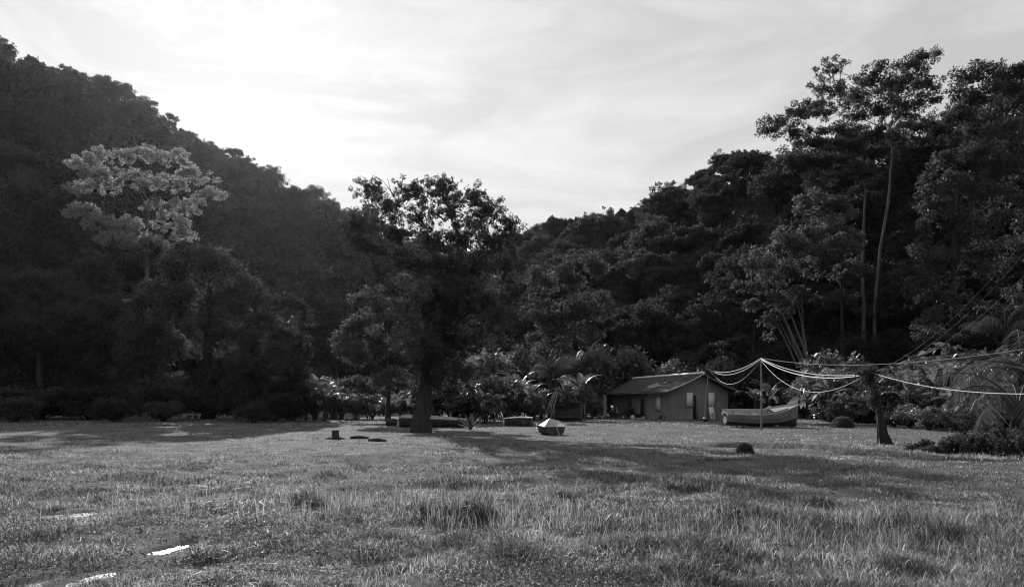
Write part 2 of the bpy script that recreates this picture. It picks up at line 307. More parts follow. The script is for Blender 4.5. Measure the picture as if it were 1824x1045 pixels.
def make_tree(name, base, trunk_path, trunk_r, lobes, n_leaf, L, W, leafm, barkm, seed, per=12, rf=(.22, .38), droop=.3, flat=.65, twigs=.6, low=-.45, branch_parts=False, sides=8, twig_r=.03, limb_f=.4, sp=(.45, .95), flare=.5):
    """coordinates of trunk_path and lobes are world ones; the thing stands at base"""
    rng = R(seed); base = np.array(base, float); root = link(name, None, None, None, base)
    TP = np.array(trunk_path, float) - base; LB = [np.concatenate([np.array(l[:3]) - base, l[3:]]) for l in lobes]
    C, r, own = lobes_to_clumps(rng, LB, per, rf, low, sp)
    tk = MB()
    t = np.linspace(0, 1, 16); s = np.linspace(0, 1, len(TP)); P = np.stack([np.interp(t, s, TP[:, i]) for i in range(3)], 1)
    P[1:-1] = (P[:-2] + 2 * P[1:-1] + P[2:]) / 4; P[1:-1, :2] += rng.normal(size=(14, 2)) * trunk_r * .12
    rad = (trunk_r * (1 - .6 * t) + trunk_r * flare * np.exp(-t * 14)) * (1 + .06 * rng.normal(size=16)); P[0, 2] -= .3
    tk.tube(P, rad, sides, cap=False)
    if sides >= 10:                                      # fluted, uneven bole
        V_ = tk.v[0].reshape(16, sides, 3); an_ = np.arange(sides) * 2 * np.pi / sides
        f_ = 1 + .16 * np.sin(3 * an_[None] + np.linspace(0, 3, 16)[:, None]) + .09 * np.sin(5 * an_[None] + 1) + .06 * rng.normal(size=(16, sides)); f_[:2] += .25 * np.clip(np.sin(4 * an_[None] + .6), 0, 1)
        tk.v[0] = (P[:, None] + (V_ - P[:, None]) * f_[..., None]).reshape(-1, 3)
    brs = []; NP = [P[j] for j in range(7, 16)]; NR = [rad[j] for j in range(7, 16)]     # points a new limb may grow from
    order = sorted(range(len(LB)), key=lambda i: np.min(np.linalg.norm(P[7:] - LB[i][:3], axis=1)))
    for i in order:
        c = LB[i][:3]; A_ = np.array(NP); dv = c - A_; dist = np.linalg.norm(dv, axis=1)
        k_ = int(np.argmin(dist + np.clip(.5 * dist - dv[:, 2], 0, None) * .8 + np.clip(1.5 - dist, 0, 9)))
        r0 = min(NR[k_] * .72, trunk_r * limb_f, .012 + .028 * dist[k_] ** .9 + twig_r)
        mb = MB() if branch_parts else tk
        p = limb(mb, rng, A_[k_], c, r0, max(twig_r, r0 * .4), 8, .09, 6)
        for q_ in range(2, 8): NP.append(p[q_]); NR.append(r0 * (1 - .6 * q_ / 7))
        for q in np.where(own == i)[0]:
            if rng.random() < twigs: limb(mb, rng, p[rng.integers(3, 8)], C[q], twig_r * 1.1, twig_r * .35, 5, .14, 4, up=.1)
        if branch_parts: brs.append(mb)
    tk.build('trunk', barkm, root, smooth=True)
    for mb in brs: mb.build('branch', barkm, root, smooth=True)
    cw = MB(); clump_leaves(cw, rng, C, r, n_leaf, L, W, droop, flat)
    cw.build('crown', leafm, root)
    return root

# prototypes for the forests, about 12 m tall, crown about 5.5 m in radius
def proto_tree(name, kind, seed, n_leaf, L, leafm, barkm, H=12.0):
    rng = R(seed); lobes = []
    if kind == 'dome':
        for i in range(9): a = i * 2.4; q = 2.9 * math.sqrt(i / 9); lobes.append((q * math.cos(a), q * math.sin(a), H - 3.2 - .20 * q * q + rng.normal() * .5, 2.4, 2.4, 2.0))
        for i in range(7): a = i * .9 + .3; lobes.append((3.9 * math.cos(a), 3.9 * math.sin(a), H - 6.8 + rng.normal() * .7, 1.9, 1.9, 1.9))
    elif kind == 'umbrella':
        for i in range(12): a = i * 2.4; q = 5.0 * math.sqrt((i + .5) / 12); lobes.append((q * math.cos(a), q * math.sin(a), H - 1.6 - .05 * q * q + rng.normal() * .5, 1.9, 1.9, .9))
    elif kind == 'tall':
        for i in range(12): z = H * (.35 + .65 * i / 12); q = 2.4 * math.sin(math.pi * (i + 1.5) / 14); a = i * 2.4; lobes.append((q * math.cos(a), q * math.sin(a), z, 2.0, 2.0, 1.5))
    else:
        for i in range(11): a = rng.uniform(0, 6.28); q = rng.uniform(0, 4.2); lobes.append((q * math.cos(a), q * math.sin(a), H - rng.uniform(1, 6) - .1 * q * q, rng.uniform(1.3, 2.3), rng.uniform(1.3, 2.3), rng.uniform(.9, 1.6)))
    return make_tree(name, (0, 0, 0), [(0, 0, 0), (.2, .1, H * .3), (-.1, .2, H * .55), (.1, 0, H * .75)], .28, lobes, n_leaf, L, L * .6, leafm, barkm, seed, per=16, twigs=.3, sides=6, twig_r=.05, sp=(.3, 1.3), rf=(.14, .4), low=-.6)
PR_L = [proto_tree('hillside_tree', k, 10 + i, 10000, .44, M['leaf_hill'], M['bark']) for i, k in enumerate(('dome', 'dome', 'open', 'umbrella', 'tall', 'open'))]
PR_R = [proto_tree('rainforest_tree', k, 30 + i, 13000, .36, M['leaf_hill'], M['bark']) for i, k in enumerate(('dome', 'open', 'umbrella', 'tall', 'open', 'dome'))]
def forest(protos, P, Q, A, B, lo, hi, dmin, seed, side, zones, cuts, group, smin, smax, weights):
    rng = R(seed); pts = []
    for _ in range(14000):
        px, t = rng.uniform(lo, hi), rng.uniform(0.0, 1.04) ** .7
        x, y, z = hill_point(px, t, P, Q, A, B); s = rng.uniform(smin, smax) if t < .8 else rng.uniform(smin * .75, smin * 1.15)
        if any((x - a) ** 2 + (y - b) ** 2 < (dmin * .5 * (s + c)) ** 2 for a, b, _, c, _, _ in pts): continue
        pts.append((float(x), float(y), float(z), s, px, t))
    KIND = ['dome crowned', 'round crowned', 'open crowned', 'flat crowned', 'narrow tall', 'ragged crowned']
    for x, y, z, s, px, t in pts:
        k = rng.choice(len(protos), p=weights) if s > smin * 1.15 or rng.random() < .12 else rng.choice([0, 1, 5])
        zone = ('on the skyline' if t > .88 else 'high on the slope' if t > .6 else 'halfway up the slope' if t > .3 else 'at the foot') + ' of the ' + side + ', ' + zones[int(np.digitize(px, cuts))]
        place(protos[k], (x, y, z - .4), rng.uniform(0, 6.28), (s * rng.uniform(.9, 1.15), s * rng.uniform(.9, 1.15), s * rng.uniform(.85, 1.2)), KIND[k] + ' tree ' + zone, group, 'tree')
    return len(pts)
W6 = [.25, .2, .2, .12, .1, .13]
nl = forest(PR_L, LPX, LPY, LYR, LYB, -90, 960, 7.8, 1, 'left hill', ['near the left edge', 'behind the feathery tree', 'left of the big tree', 'behind the big tree'], [110, 390, 610], 'trees of the left hillside forest', .8, 1.35, W6)
nr = forest(PR_R, RPX, RPY, RYR, RYB, 900, 1900, 7.2, 2, 'right hill', ['by the valley gap', 'above the house', 'around the tallest tree', 'near the right edge'], [1060, 1340, 1640], 'trees of the right hillside forest', .65, 1.2, W6)
print('forest trees', nl, nr)
def undergrowth(name, P, Q, A, B, lo, hi, n_, seed, label, tmax=1.05):
    rng = R(seed); px = rng.uniform(lo, hi, n_); t = rng.uniform(0, tmax, n_)
    X, Y, Z = hill_point(px, t, P, Q, A, B); c = np.stack([X, Y, Z + 3.5 * vnoise(X, Y, 5, 4) * rng.uniform(0, 1, n_)], -1)
    mb = MB(); s = rng.uniform(.5, 1.1, n_); mb.leaves(c, rng.normal(size=(n_, 3)) + np.array((0, -.5, 0)), np.array((0, -.4, 1.0)) + rng.normal(size=(n_, 3)) * .6, s, s * .6)
    tag(mb.build(name, M['leaf_hill']), label, 'undergrowth', kind='stuff')
undergrowth('undergrowth', LPX, LPY, LYR, LYB, -120, 1000, 36000, 5, 'undergrowth between the trees of the left hillside')
undergrowth('undergrowth', RPX, RPY, RYR, RYB, 880, 1950, 30000, 6, 'undergrowth between the trees of the right hillside')

def px_lobes(rows, Y, rng, dy=3.0):
    """rows of (px, py, half width, half height[, density]) as ellipsoids at distance about Y"""
    o = []
    for w in rows:
        d = Y + rng.uniform(-dy, dy); c = at(w[0], w[1], d); o.append((*c, w[2] / F * d, .5 * (w[2] + w[3]) / F * d, w[3] / F * d, w[4] if len(w) > 4 else 1.0))
    return o
def px_path(rows, Y): return [at(a, b, Y) for a, b in rows]

# ---- the big tree in the middle of the pasture
rng = R(100); base = on_ground(752, 770); BY = base[1]
rows = [(662, 340, 34, 24), (640, 395, 28, 26), (690, 368, 36, 28), (735, 340, 38, 24), (742, 385, 34, 30), (785, 333, 38, 22), (800, 375, 36, 28), (838, 350, 38, 26), (873, 378, 36, 26), (908, 402, 28, 20), (850, 395, 32, 26),
        (700, 415, 40, 28), (632, 425, 22, 28), (660, 440, 34, 24), (820, 420, 44, 30), (880, 430, 40, 26), (770, 430, 40, 30), (720, 465, 46, 30), (785, 478, 54, 36, 1.3), (845, 478, 52, 32), (898, 472, 40, 26), (670, 475, 36, 22, .7),
        (795, 540, 62, 42, 1.3), (858, 535, 54, 32), (910, 520, 36, 24), (735, 545, 46, 32), (805, 605, 54, 38), (865, 590, 44, 30, .8), (765, 640, 40, 34), (820, 660, 44, 32, .8), (725, 610, 36, 30, .8), (895, 560, 36, 22, .7)]
big = make_tree('spreading_tree', base, [base] + px_path([(754, 735), (757, 690), (768, 640), (780, 580), (784, 525), (786, 480)], BY), .48, px_lobes(rows, BY, rng, 5.5) + px_lobes([(a_ + rng.uniform(-25, 25), b_ + rng.uniform(-15, 15), c_, d_) for a_, b_, c_, d_ in [w_[:4] for w_ in rows[22::2]]], BY, rng, 6.5), 84000, .17, .07, M['leaf_big'], M['bark'], 101, per=58, rf=(.07, .17), droop=.8, flat=1.0, twigs=.9, branch_parts=True, sides=18, twig_r=.016, limb_f=.4, sp=(.2, 1.2), low=-.95, flare=.28)
tag(big, 'tall spreading tree with thick trunk standing alone in the middle of the pasture', 'tree')
# bare twigs sticking out of the top and hanging epiphytes round the trunk
rng = R(102); ep = MB(); Ce = np.array([at(rng.uniform(738, 800), y, BY + rng.uniform(-.8, .5)) - base for y in np.linspace(500, 690, 44)]); clump_leaves(ep, rng, Ce, rng.uniform(.3, .6, 44), 5000, .24, .07, 1.0, .9)
ep.build('creeper', M['leaf_big'], big)
for a, b in [((700, 350), (690, 318)), ((715, 345), (722, 310)), ((700, 345), (680, 320)), ((910, 430), (920, 385)), ((900, 440), (935, 395)), ((640, 380), (615, 370)), ((730, 340), (745, 316)), ((915, 420), (938, 400))]:
    tw = MB(); limb(tw, rng, at(*a, BY) - base, at(*b, BY) - base, .03, .012, 6, .08, 4); tw.build('bare_twig', M['bark'], big)

# ---- lighter leafy tree just left of and behind the big trunk
rng = R(110); b0 = gpt(690, 74)
rows = [(640, 590, 38, 34), (690, 560, 42, 36), (655, 540, 32, 30), (705, 505, 34, 26), (625, 640, 34, 34), (680, 625, 42, 36), (725, 600, 34, 34), (640, 690, 36, 28), (700, 680, 42, 32), (610, 605, 20, 24), (735, 545, 30, 26)]
t_ = make_tree('leafy_tree', b0, [b0] + px_path([(692, 700), (690, 650), (688, 600)], 74), .22, px_lobes(rows, 74, rng, 2.5), 15000, .30, .15, M['leaf_mid'], M['bark'], 111, per=15, droop=.5, twigs=.6)
tag(t_, 'leafy lighter tree behind the left side of the big trunk', 'tree')

# ---- dark trees along the left edge of the pasture
def left_tree(name, px, Y, rows, n_, L, mat, seed, label, tr=.35, per=16, dy=3.0, droop=.35, bark='bark', rf=(.24, .4)):
    rng = R(seed); b0 = gpt(px, Y); ymin = min(w[1] for w in rows); top = fz(ymin, Y)
    path = [b0, b0 + (0.1, 0, top * .3), b0 + (-.1, .1, top * .55), b0 + (.2, 0, top * .8)]
    return tag(make_tree(name, b0, path, tr, px_lobes(rows, Y, rng, dy), n_, L, L * .5, M[mat], M[bark], seed + 1, per=per, droop=droop, rf=rf, twigs=.4), label, 'tree')
left_tree('mango_tree', 370, 84, [(340, 490, 60, 50), (400, 490, 60, 48), (440, 530, 50, 45), (280, 540, 60, 50), (340, 560, 70, 60), (420, 590, 60, 60), (260, 610, 60, 60), (330, 640, 70, 60), (410, 660, 60, 60), (240, 660, 50, 50), (300, 695, 60, 35), (470, 600, 45, 50), (370, 460, 40, 25), (450, 660, 40, 45), (260, 715, 50, 26), (340, 718, 60, 26), (410, 715, 50, 28), (300, 470, 30, 20)], 46000, .36, 'leaf_dark', 120, 'large dark dome shaped tree in the left clump with its crown down to the grass', .6)
left_tree('round_tree', 520, 90, [(510, 545, 34, 30), (535, 570, 26, 32), (500, 600, 40, 40), (540, 620, 22, 40), (520, 660, 36, 40), (540, 680, 22, 30)], 9000, .32, 'leaf_dark', 124, 'narrow rounded dark tree at the right end of the left clump', .3)
left_tree('bushy_tree', 470, 76, [(470, 580, 30, 26), (440, 600, 26, 24), (500, 600, 32, 26), (450, 650, 48, 44), (500, 650, 44, 44), (430, 690, 40, 38), (480, 695, 52, 36), (525, 690, 28, 36), (440, 720, 46, 24), (500, 722, 44, 22)], 22000, .3, 'leaf_dark', 128, 'low dense dark tree in front of the dome tree at its right foot', .3)
left_tree('mango_tree', 70, 86, [(40, 590, 50, 36), (100, 575, 46, 36), (20, 640, 60, 50), (90, 640, 60, 50), (60, 690, 70, 40), (130, 690, 50, 38), (140, 610, 36, 34), (-30, 620, 50, 50), (30, 718, 60, 26), (110, 718, 60, 26)], 30000, .34, 'leaf_dark', 132, 'broad dark tree at the left edge of the photograph', .4)
left_tree('layered_tree', 190, 92, [(190, 545, 46, 16), (160, 575, 40, 18), (215, 590, 46, 26), (170, 620, 46, 30), (215, 650, 46, 40), (160, 680, 50, 40), (235, 535, 40, 18), (130, 555, 26, 12), (190, 715, 60, 28)], 20000, .32, 'leaf_dark', 136, 'dark tree with flat layered boughs between the dome tree and the left edge', .35)
left_tree('feathery_tree', 262, 118, [(150, 292, 40, 20), (200, 280, 40, 20), (255, 276, 42, 18), (305, 285, 40, 20), (350, 315, 40, 22), (375, 350, 30, 18), (150, 340, 36, 18), (190, 330, 40, 24), (240, 320, 44, 24), (295, 330, 44, 24), (150, 380, 40, 22), (180, 400, 40, 24), (330, 370, 44, 24), (300, 400, 40, 24), (225, 405, 38, 20), (275, 370, 26, 20), (260, 435, 50, 22), (200, 430, 36, 20), (330, 420, 30, 18), (165, 310, 40, 22)], 38000, .29, 'leaf_pale', 140, 'tall pale feathery tree with wide crown rising above the left clump', .4, 34, 4.5, .1, 'bark_pale', (.11, .23))
left_tree('pale_tree', 60, 125, [(60, 340, 50, 30), (20, 350, 50, 34), (110, 355, 34, 26), (30, 400, 60, 40), (90, 400, 50, 40), (60, 450, 70, 40)], 11000, .45, 'leaf_hill', 146, 'hazy round crowned tree behind the left clump near the left edge', .35)
left_tree('pale_tree', 70, 108, [(40, 500, 50, 22), (90, 495, 40, 20), (130, 520, 36, 24), (10, 530, 50, 30), (70, 540, 60, 30)], 9000, .38, 'leaf_mid', 150, 'lighter mid height tree between the hazy tree and the broad dark tree', .3)

# ---- trees of the right hand wood
left_tree('rainforest_tree', 1000, 112, [(990, 500, 50, 36), (1040, 480, 46, 34), (960, 560, 46, 40), (1010, 560, 56, 40), (1060, 550, 46, 40), (980, 610, 46, 36), (1040, 610, 46, 34), (965, 500, 30, 30)], 16000, .4, 'leaf_mid', 160, 'leafy tree at the foot of the right hill behind the palms', .35)
rng = R(170); TY = 104; b0 = np.array((fx(1562, TY), TY, fz(655, TY)))
rows = [(1385, 222, 34, 16), (1420, 205, 34, 18), (1372, 235, 22, 10), (1445, 190, 36, 16), (1470, 160, 30, 18), (1480, 125, 20, 18), (1500, 165, 24, 14), (1475, 200, 34, 14), (1530, 175, 34, 20), (1560, 130, 32, 18), (1545, 150, 28, 18), (1590, 160, 38, 24), (1580, 195, 40, 20), (1625, 115, 28, 22), (1645, 105, 22, 14), (1620, 150, 36, 22), (1650, 150, 24, 20), (1655, 180, 26, 16), (1620, 195, 40, 20), (1600, 225, 34, 16), (1640, 225, 32, 18), (1535, 210, 36, 14), (1666, 95, 10, 10), (1505, 112, 10, 6), (1500, 235, 40, 12), (1560, 245, 44, 14), (1620, 248, 40, 16), (1450, 236, 34, 10), (1410, 243, 30, 9), (1660, 232, 30, 20)]
em = make_tree('emergent_tree', b0, [b0] + px_path([(1558, 560), (1562, 500), (1570, 430), (1582, 360), (1588, 290), (1592, 240)], TY), .26, px_lobes([(a_, b_, c_ * 1.15, d_ * 1.25) for a_, b_, c_, d_ in rows], TY, rng, 4.0), 46000, .26, .13, M['leaf_hill'], M['bark_pale'], 171, per=30, rf=(.12, .26), droop=.1, flat=.7, twigs=.5, low=-.6, branch_parts=True, twig_r=.03, sp=(.2, 1.15), flare=.3)
tag(em, 'very tall tree with slender pale trunk and open layered crown against the sky', 'tree')
left_tree('slender_tree', 1538, 100, [(1500, 262, 50, 16), (1440, 262, 44, 14), (1545, 275, 44, 16), (1480, 290, 50, 24), (1420, 290, 40, 20), (1530, 310, 40, 24), (1470, 330, 50, 26)], 12000, .38, 'leaf_hill', 176, 'slender tree with flat crown just below the tallest tree', .3, bark='bark_pale')
left_tree('dome_tree', 1760, 108, [(1740, 140, 46, 28), (1780, 130, 46, 22), (1824, 135, 46, 26), (1720, 175, 34, 26), (1770, 175, 50, 34), (1830, 180, 50, 36), (1710, 215, 40, 26), (1760, 225, 50, 30), (1870, 150, 50, 40), (1690, 240, 30, 26)], 16000, .38, 'leaf_dark', 180, 'dense round topped tree on the skyline at the right edge', .4)
def vine_tree(px, Y, rows, n_, seed, label): return left_tree('vine_draped_tree', px, Y, rows, n_, .3, 'leaf_vine', seed, label, .4, 16, 2.0, .8)
vine_tree(1700, 82, [(1790, 240, 40, 34), (1750, 280, 36, 30), (1800, 300, 46, 40), (1710, 330, 36, 36), (1760, 350, 46, 40), (1820, 370, 46, 44), (1670, 390, 36, 40), (1720, 410, 46, 44), (1650, 450, 34, 44), (1690, 480, 44, 44), (1750, 470, 46, 44), (1640, 520, 36, 44), (1700, 545, 44, 44), (1650, 590, 34, 36), (1720, 600, 44, 40), (1830, 450, 44, 50), (1790, 540, 50, 50), (1610, 490, 22, 30), (1850, 290, 40, 60)], 30000, 184, 'huge tree draped in vines at the right side of the wood')
left_tree('leaning_tree', 1432, 92, [(1400, 440, 46, 30), (1350, 470, 40, 28), (1440, 430, 44, 30), (1390, 490, 46, 28), (1340, 510, 32, 20), (1450, 480, 40, 30), (1420, 530, 36, 22), (1480, 450, 40, 32), (1345, 545, 24, 16)], 14000, .34, 'leaf_mid', 190, 'spreading tree with lighter leaves above the thin leaning stems', .2)
left_tree('leafy_tree', 1500, 96, [(1490, 380, 40, 34), (1450, 360, 36, 30), (1500, 430, 40, 36), (1520, 490, 36, 36), (1470, 410, 34, 30), (1500, 540, 30, 30)], 12000, .36, 'leaf_mid', 194, 'light leafed tree left of the tallest pale trunk', .25)
rng = R(198)
for i, (x0, x1, y1) in enumerate([(1436, 1382, 530), (1428, 1392, 545), (1444, 1402, 540), (1420, 1376, 560), (1440, 1418, 535), (1432, 1388, 570)]):
    b0 = gpt(x0, 88 + .5 * i); b0[2] = fz(655, b0[1]); mb = MB(); e = at(x1, y1, b0[1]) - b0
    limb(mb, rng, (0, 0, 0), e, .13, .06, 9, .02, 6, up=.12)
    rt = thing('leaning_sapling', 'thin pale leaning sapling in the bundle rising behind the cable pole', 'sapling', b0, 0, 'thin leaning saplings behind the cable pole'); mb.build('trunk', M['bark_pale'], rt, True)
    cw = MB(); clump_leaves(cw, rng, e + rng.normal(size=(5, 3)) * .8, rng.uniform(.5, .9, 5), 260, .34, .17, .4); cw.build('crown', M['leaf_mid'], rt)

# ------------------------------------------------------------------ shrubs, bananas, palms
def proto_shrub(name, seed, n_, L, W, mat, lobn=8, H=3.0, rad=1.5, droop=.5, per=10):
    rng = R(seed); lobes = []
    for i in range(lobn): a = i * 2.4; q = rad * .65 * math.sqrt((i + .4) / lobn); lobes.append((q * math.cos(a), q * math.sin(a), H * rng.uniform(.3, .8) * (1 - .12 * q), rad * .42, rad * .42, H * .2))
    rt = link(name, None, None); C, r, own = lobes_to_clumps(rng, [np.array(l) for l in lobes], per, (.3, .5), -.8)
    st = MB()
    for i, lb in enumerate(lobes): limb(st, rng, (rng.normal() * .12, rng.normal() * .12, -.1), lb[:3], .05, .02, 6, .08, 5)
    st.build('stem', M['bark'], rt, True); cw = MB(); clump_leaves(cw, rng, C, r, n_, L, W, droop, .9); cw.build('foliage', mat, rt); return rt
SH = [proto_shrub('shrub', 200, 1500, .34, .17, M['leaf_shrub']), proto_shrub('shrub', 201, 2200, .22, .11, M['leaf_shrub'], 10), proto_shrub('shrub', 202, 1100, .5, .22, M['leaf_shrub'], 7, 3.2, 1.6, .7), proto_shrub('shrub', 203, 2600, .2, .09, M['leaf_vine'], 9, 2.6, 1.7)]
SM = [proto_shrub('sapling', 210, 2200, .45, .22, M['leaf_shrub'], 12, 7.0, 2.3, .5, 12), proto_shrub('sapling', 211, 3200, .32, .16, M['leaf_mid'], 12, 7.0, 2.4, .5, 12)]
def scatter(protos, spec, seed, label, group, cat='shrub', H=3.0, zones=None):
    """spec: (px, distance, top px y, width factor)"""
    rng = R(seed)
    for px, Y, top, wf in spec:
        b0 = gpt(px, Y); s = max(.15, (fz(top, Y) - b0[2]) / (H * .95)); p = protos[rng.integers(len(protos))]
        zone = next((z_ for lim, z_ in zones if px < lim), '') if zones else ''
        place(p, b0, rng.uniform(0, 6.28), (s * wf, s * wf, s), (label + ' ' + zone).strip(), group, cat)
scatter(SM, [(1120, 100, 600, 1), (1150, 98, 625, 1), (1090, 102, 615, 1), (1185, 102, 632, 1.1), (1215, 104, 628, 1), (1280, 100, 622, 1), (1300, 102, 615, 1), (1330, 104, 640, 1), (1240, 103, 640, 1), (1380, 98, 660, 1)], 300, 'small broad leafed tree in the lit thicket behind', 'small trees behind the house', 'tree', 7.0, [(1110, 'the left end of the house roof'), (1160, 'the left part of the roof ridge'), (1230, 'the middle of the roof ridge'), (1290, 'the gable apex'), (1999, 'the gap between house and cable pole')])
scatter(SM, [(880, 92, 605, 1.1), (860, 95, 620, 1), (910, 96, 612, 1), (940, 98, 600, 1), (1010, 96, 615, 1), (1060, 96, 600, 1), (830, 98, 600, 1), (985, 100, 590, 1)], 301, 'small broad leafed tree in the thicket', 'small trees behind the palms', 'tree', 7.0, [(870, 'just right of the big trunk'), (920, 'above the low boat cabin'), (975, 'left of the young palms'), (1030, 'behind the lean-to'), (1999, 'between the palms and the house')])
scatter(SH, [(810, 72, 655, 1.4), (845, 74, 650, 1.3), (780, 76, 670, 1.3), (870, 76, 670, 1.2), (825, 70, 690, 1.4), (860, 70, 695, 1.2), (740, 80, 690, 1.2)], 302, 'dark rounded bush', 'dark bushes beside the big trunk', zones=[(760, 'peeping out behind the big trunk'), (800, 'just right of the big trunk'), (835, 'behind the agave'), (855, 'between the agave and the boat cabin'), (1999, 'behind the left end of the boat cabin')])
scatter(SH, [(900, 80, 690, 1), (925, 82, 680, 1), (950, 78, 700, 1), (965, 84, 690, 1), (1000, 88, 690, 1), (1040, 90, 680, 1), (1075, 99, 690, 1.1), (1090, 100, 670, 1.2), (1055, 88, 705, 1), (1020, 84, 705, 1)], 303, 'leafy shrub in the thicket around the dark lean-to', 'shrubs around the lean-to')
scatter(SH, [(610, 84, 690, 1), (635, 82, 700, 1.2), (660, 84, 690, 1.2), (690, 80, 712, 1.2), (715, 84, 695, 1), (590, 88, 660, 1), (560, 88, 670, 1)], 304, 'leafy shrub between the banana plants and the big trunk', 'shrubs left of the big trunk')
scatter(SH, [(p_, Y_ * (1.18 if p_ < 1750 else 1.08), t_, w_) for p_, Y_, t_, w_ in [(1450, 72, 655, 1.2), (1475, 68, 660, 1.2), (1500, 66, 650, 1.2), (1530, 64, 665, 1.3), (1480, 74, 620, 1), (1560, 62, 660, 1.2), (1590, 60, 668, 1.4), (1620, 58, 690, 1.5), (1600, 66, 640, 1), (1650, 58, 680, 1.4), (1640, 68, 640, 1), (1680, 56, 690, 1.5), (1700, 62, 640, 1.2), (1720, 54, 690, 1.4), (1760, 52, 670, 1.4), (1790, 50, 650, 1.3), (1820, 48, 640, 1.3), (1740, 60, 620, 1.1), (1800, 58, 600, 1.1), (1430, 76, 690, 1.2), (1510, 58, 700, 1.3), (1545, 60, 690, 1.2), (1665, 66, 615, 1)]], 305, 'glossy shrub in the tangled thicket', 'shrubs of the right thicket', zones=[(1465, 'just behind the fishing boat bow'), (1520, 'left of the vine covered stump'), (1570, 'right behind the vine covered stump'), (1630, 'just right of the vine covered stump'), (1690, 'behind the low creeper heap'), (1750, 'left of the palm fronds'), (1999, 'behind the coconut palm')])
scatter([SH[3], SH[1]], [(p_, Y_ * (1.24 if p_ < 1700 else 1.12), t_, w_ * .85) for p_, Y_, t_, w_ in [(1470, 62, 722, 2.4), (1500, 60, 724, 2.2), (1535, 58, 722, 2.4), (1600, 54, 730, 2.6), (1640, 52, 726, 2.2), (1680, 49, 724, 2.2), (1620, 49, 716, 1.6), (1655, 46, 722, 1.8), (1715, 46, 716, 1.8), (1745, 44, 722, 1.8), (1590, 50, 724, 1.8)]], 306, 'low creeper covered bush', 'low bushes in front of the right thicket', zones=[(1490, 'at the left end of the right thicket'), (1550, 'just left of the vine covered stump'), (1610, 'just right of the vine covered stump'), (1650, 'behind the low end of the creeper heap'), (1700, 'behind the middle of the creeper heap'), (1999, 'under the palm fronds')])
scatter([SH[3], SH[1]], [(1118, 88, 724, 1.4), (1135, 86, 736, 1.6), (1180, 82, 738, 1.8), (1190, 81, 741, 1.6)], 307, 'small dark plant growing along the long wall of the house', 'plants along the house wall')
SD = proto_shrub('shrub', 204, 5200, .24, .11, M['leaf_dark'], 12, 2.8, 1.9, .3, 12)
scatter([SD], [(-15, 79.0, 676, 1.50), (28, 73.0, 700, 1.30), (70, 80.0, 682, 1.60), (160, 81.0, 678, 1.50), (205, 74.0, 702, 1.50), (292, 75.0, 708, 1.30), (372, 84.0, 680, 1.50), (452, 71.0, 710, 1.20), (486, 75.0, 694, 1.50), (520, 77.0, 688, 1.30)], 308, 'dark bush in the shade', 'bushes under the left clump', zones=[(50, 'at the left edge'), (140, 'under the broad left tree'), (230, 'under the layered tree'), (310, 'at the left foot of the dome tree'), (400, 'in front of the dome tree trunk'), (470, 'at the right foot of the dome tree'), (1999, 'beside the banana plants')])

def banana_leaf_mesh(seed, L=2.2, W=.55):
    rng = R(seed); k = 12; t = np.linspace(0, 1, k)
    ang = math.radians(68) - t ** 1.4 * math.radians(rng.uniform(80, 120)); ds = L / (k - 1)
    x = np.concatenate([[0], np.cumsum(np.cos(ang[:-1]) * ds)]); z = np.concatenate([[0], np.cumsum(np.sin(ang[:-1]) * ds)])
    w = W * .5 * np.sin(np.pi * np.clip(t * .92 + .06, 0, 1)) ** .6; w[0] = .03
    mb = MB(); mb.tube(np.stack([x, 0 * x, z - .012], 1), np.linspace(.03, .008, k), 4, cap=False)
    for sgn in (-1, 1):
        for i in range(2, k - 1):                      # the blade is torn into strips along its veins
            dr = rng.uniform(.0, .35); g_ = rng.uniform(.0, .25)
            a0, a1 = i, i + 1 - g_
            p = lambda u, f, dd: (np.interp(u, range(k), x) + f * .12, sgn * f * np.interp(u, range(k), w), np.interp(u, range(k), z) + .05 * f - dd * f * f * W * .5)
            mb.add([p(a0, 0, dr), p(a1, 0, dr), p(a1, .55, dr), p(a0, .55, dr), p(a1 - .1, 1, dr), p(a0, 1, dr)], [(0, 1, 2, 3), (3, 2, 4, 5)])
    return mb.mesh('banana leaf')
BL = [banana_leaf_mesh(s) for s in (1, 2, 3, 4)]
for me in BL: me.materials.append(M['leaf_banana'])
def banana(seed, n_=8, H=2.0):
    rng = R(seed); rt = link('banana_plant', None, None); st = MB(); st.tube([(0, 0, -.2), (.03, 0, H * .5), (.0, .05, H)], [.16, .13, .08], 8); st.build('stem', M['bark'], rt, True)
    for i in range(n_):
        s = rng.uniform(.75, 1.15); link('leaf', BL[rng.integers(4)], None, rt, (0, 0, H - .15 + rng.uniform(-.2, .1)), (0, rng.uniform(-.45, .5), i * 2.4 + rng.uniform(-.3, .3)), (s, s, s))
    return rt
BN = [banana(1), banana(2, 7), banana(3, 9)]
def bananas(spec, seed, label, group, zones=None):
    rng = R(seed)
    for px, Y, top in spec:
        b0 = gpt(px, Y); s = (fz(top, Y) - b0[2]) / 3.6; place(BN[rng.integers(3)], b0, rng.uniform(0, 6.28), s, label + (' ' + next(z_ for lim, z_ in zones if px < lim) if zones else ''), group, 'banana plant')
bananas([(560, 78, 662), (578, 76, 672), (598, 80, 668), (545, 80, 690)], 1, 'banana plant with shining ragged leaves at the right end of the left clump', 'bananas by the left clump')
bananas([(925, 78, 655), (945, 80, 668), (905, 76, 672), (1035, 82, 650), (1010, 84, 665)], 2, 'banana plant with bright bent leaves in the thicket left of the house', 'bananas left of the house')
bananas([(1372, 72, 672), (1345, 76, 680)], 3, 'banana plant growing between the house and the boat', 'bananas behind the boat')
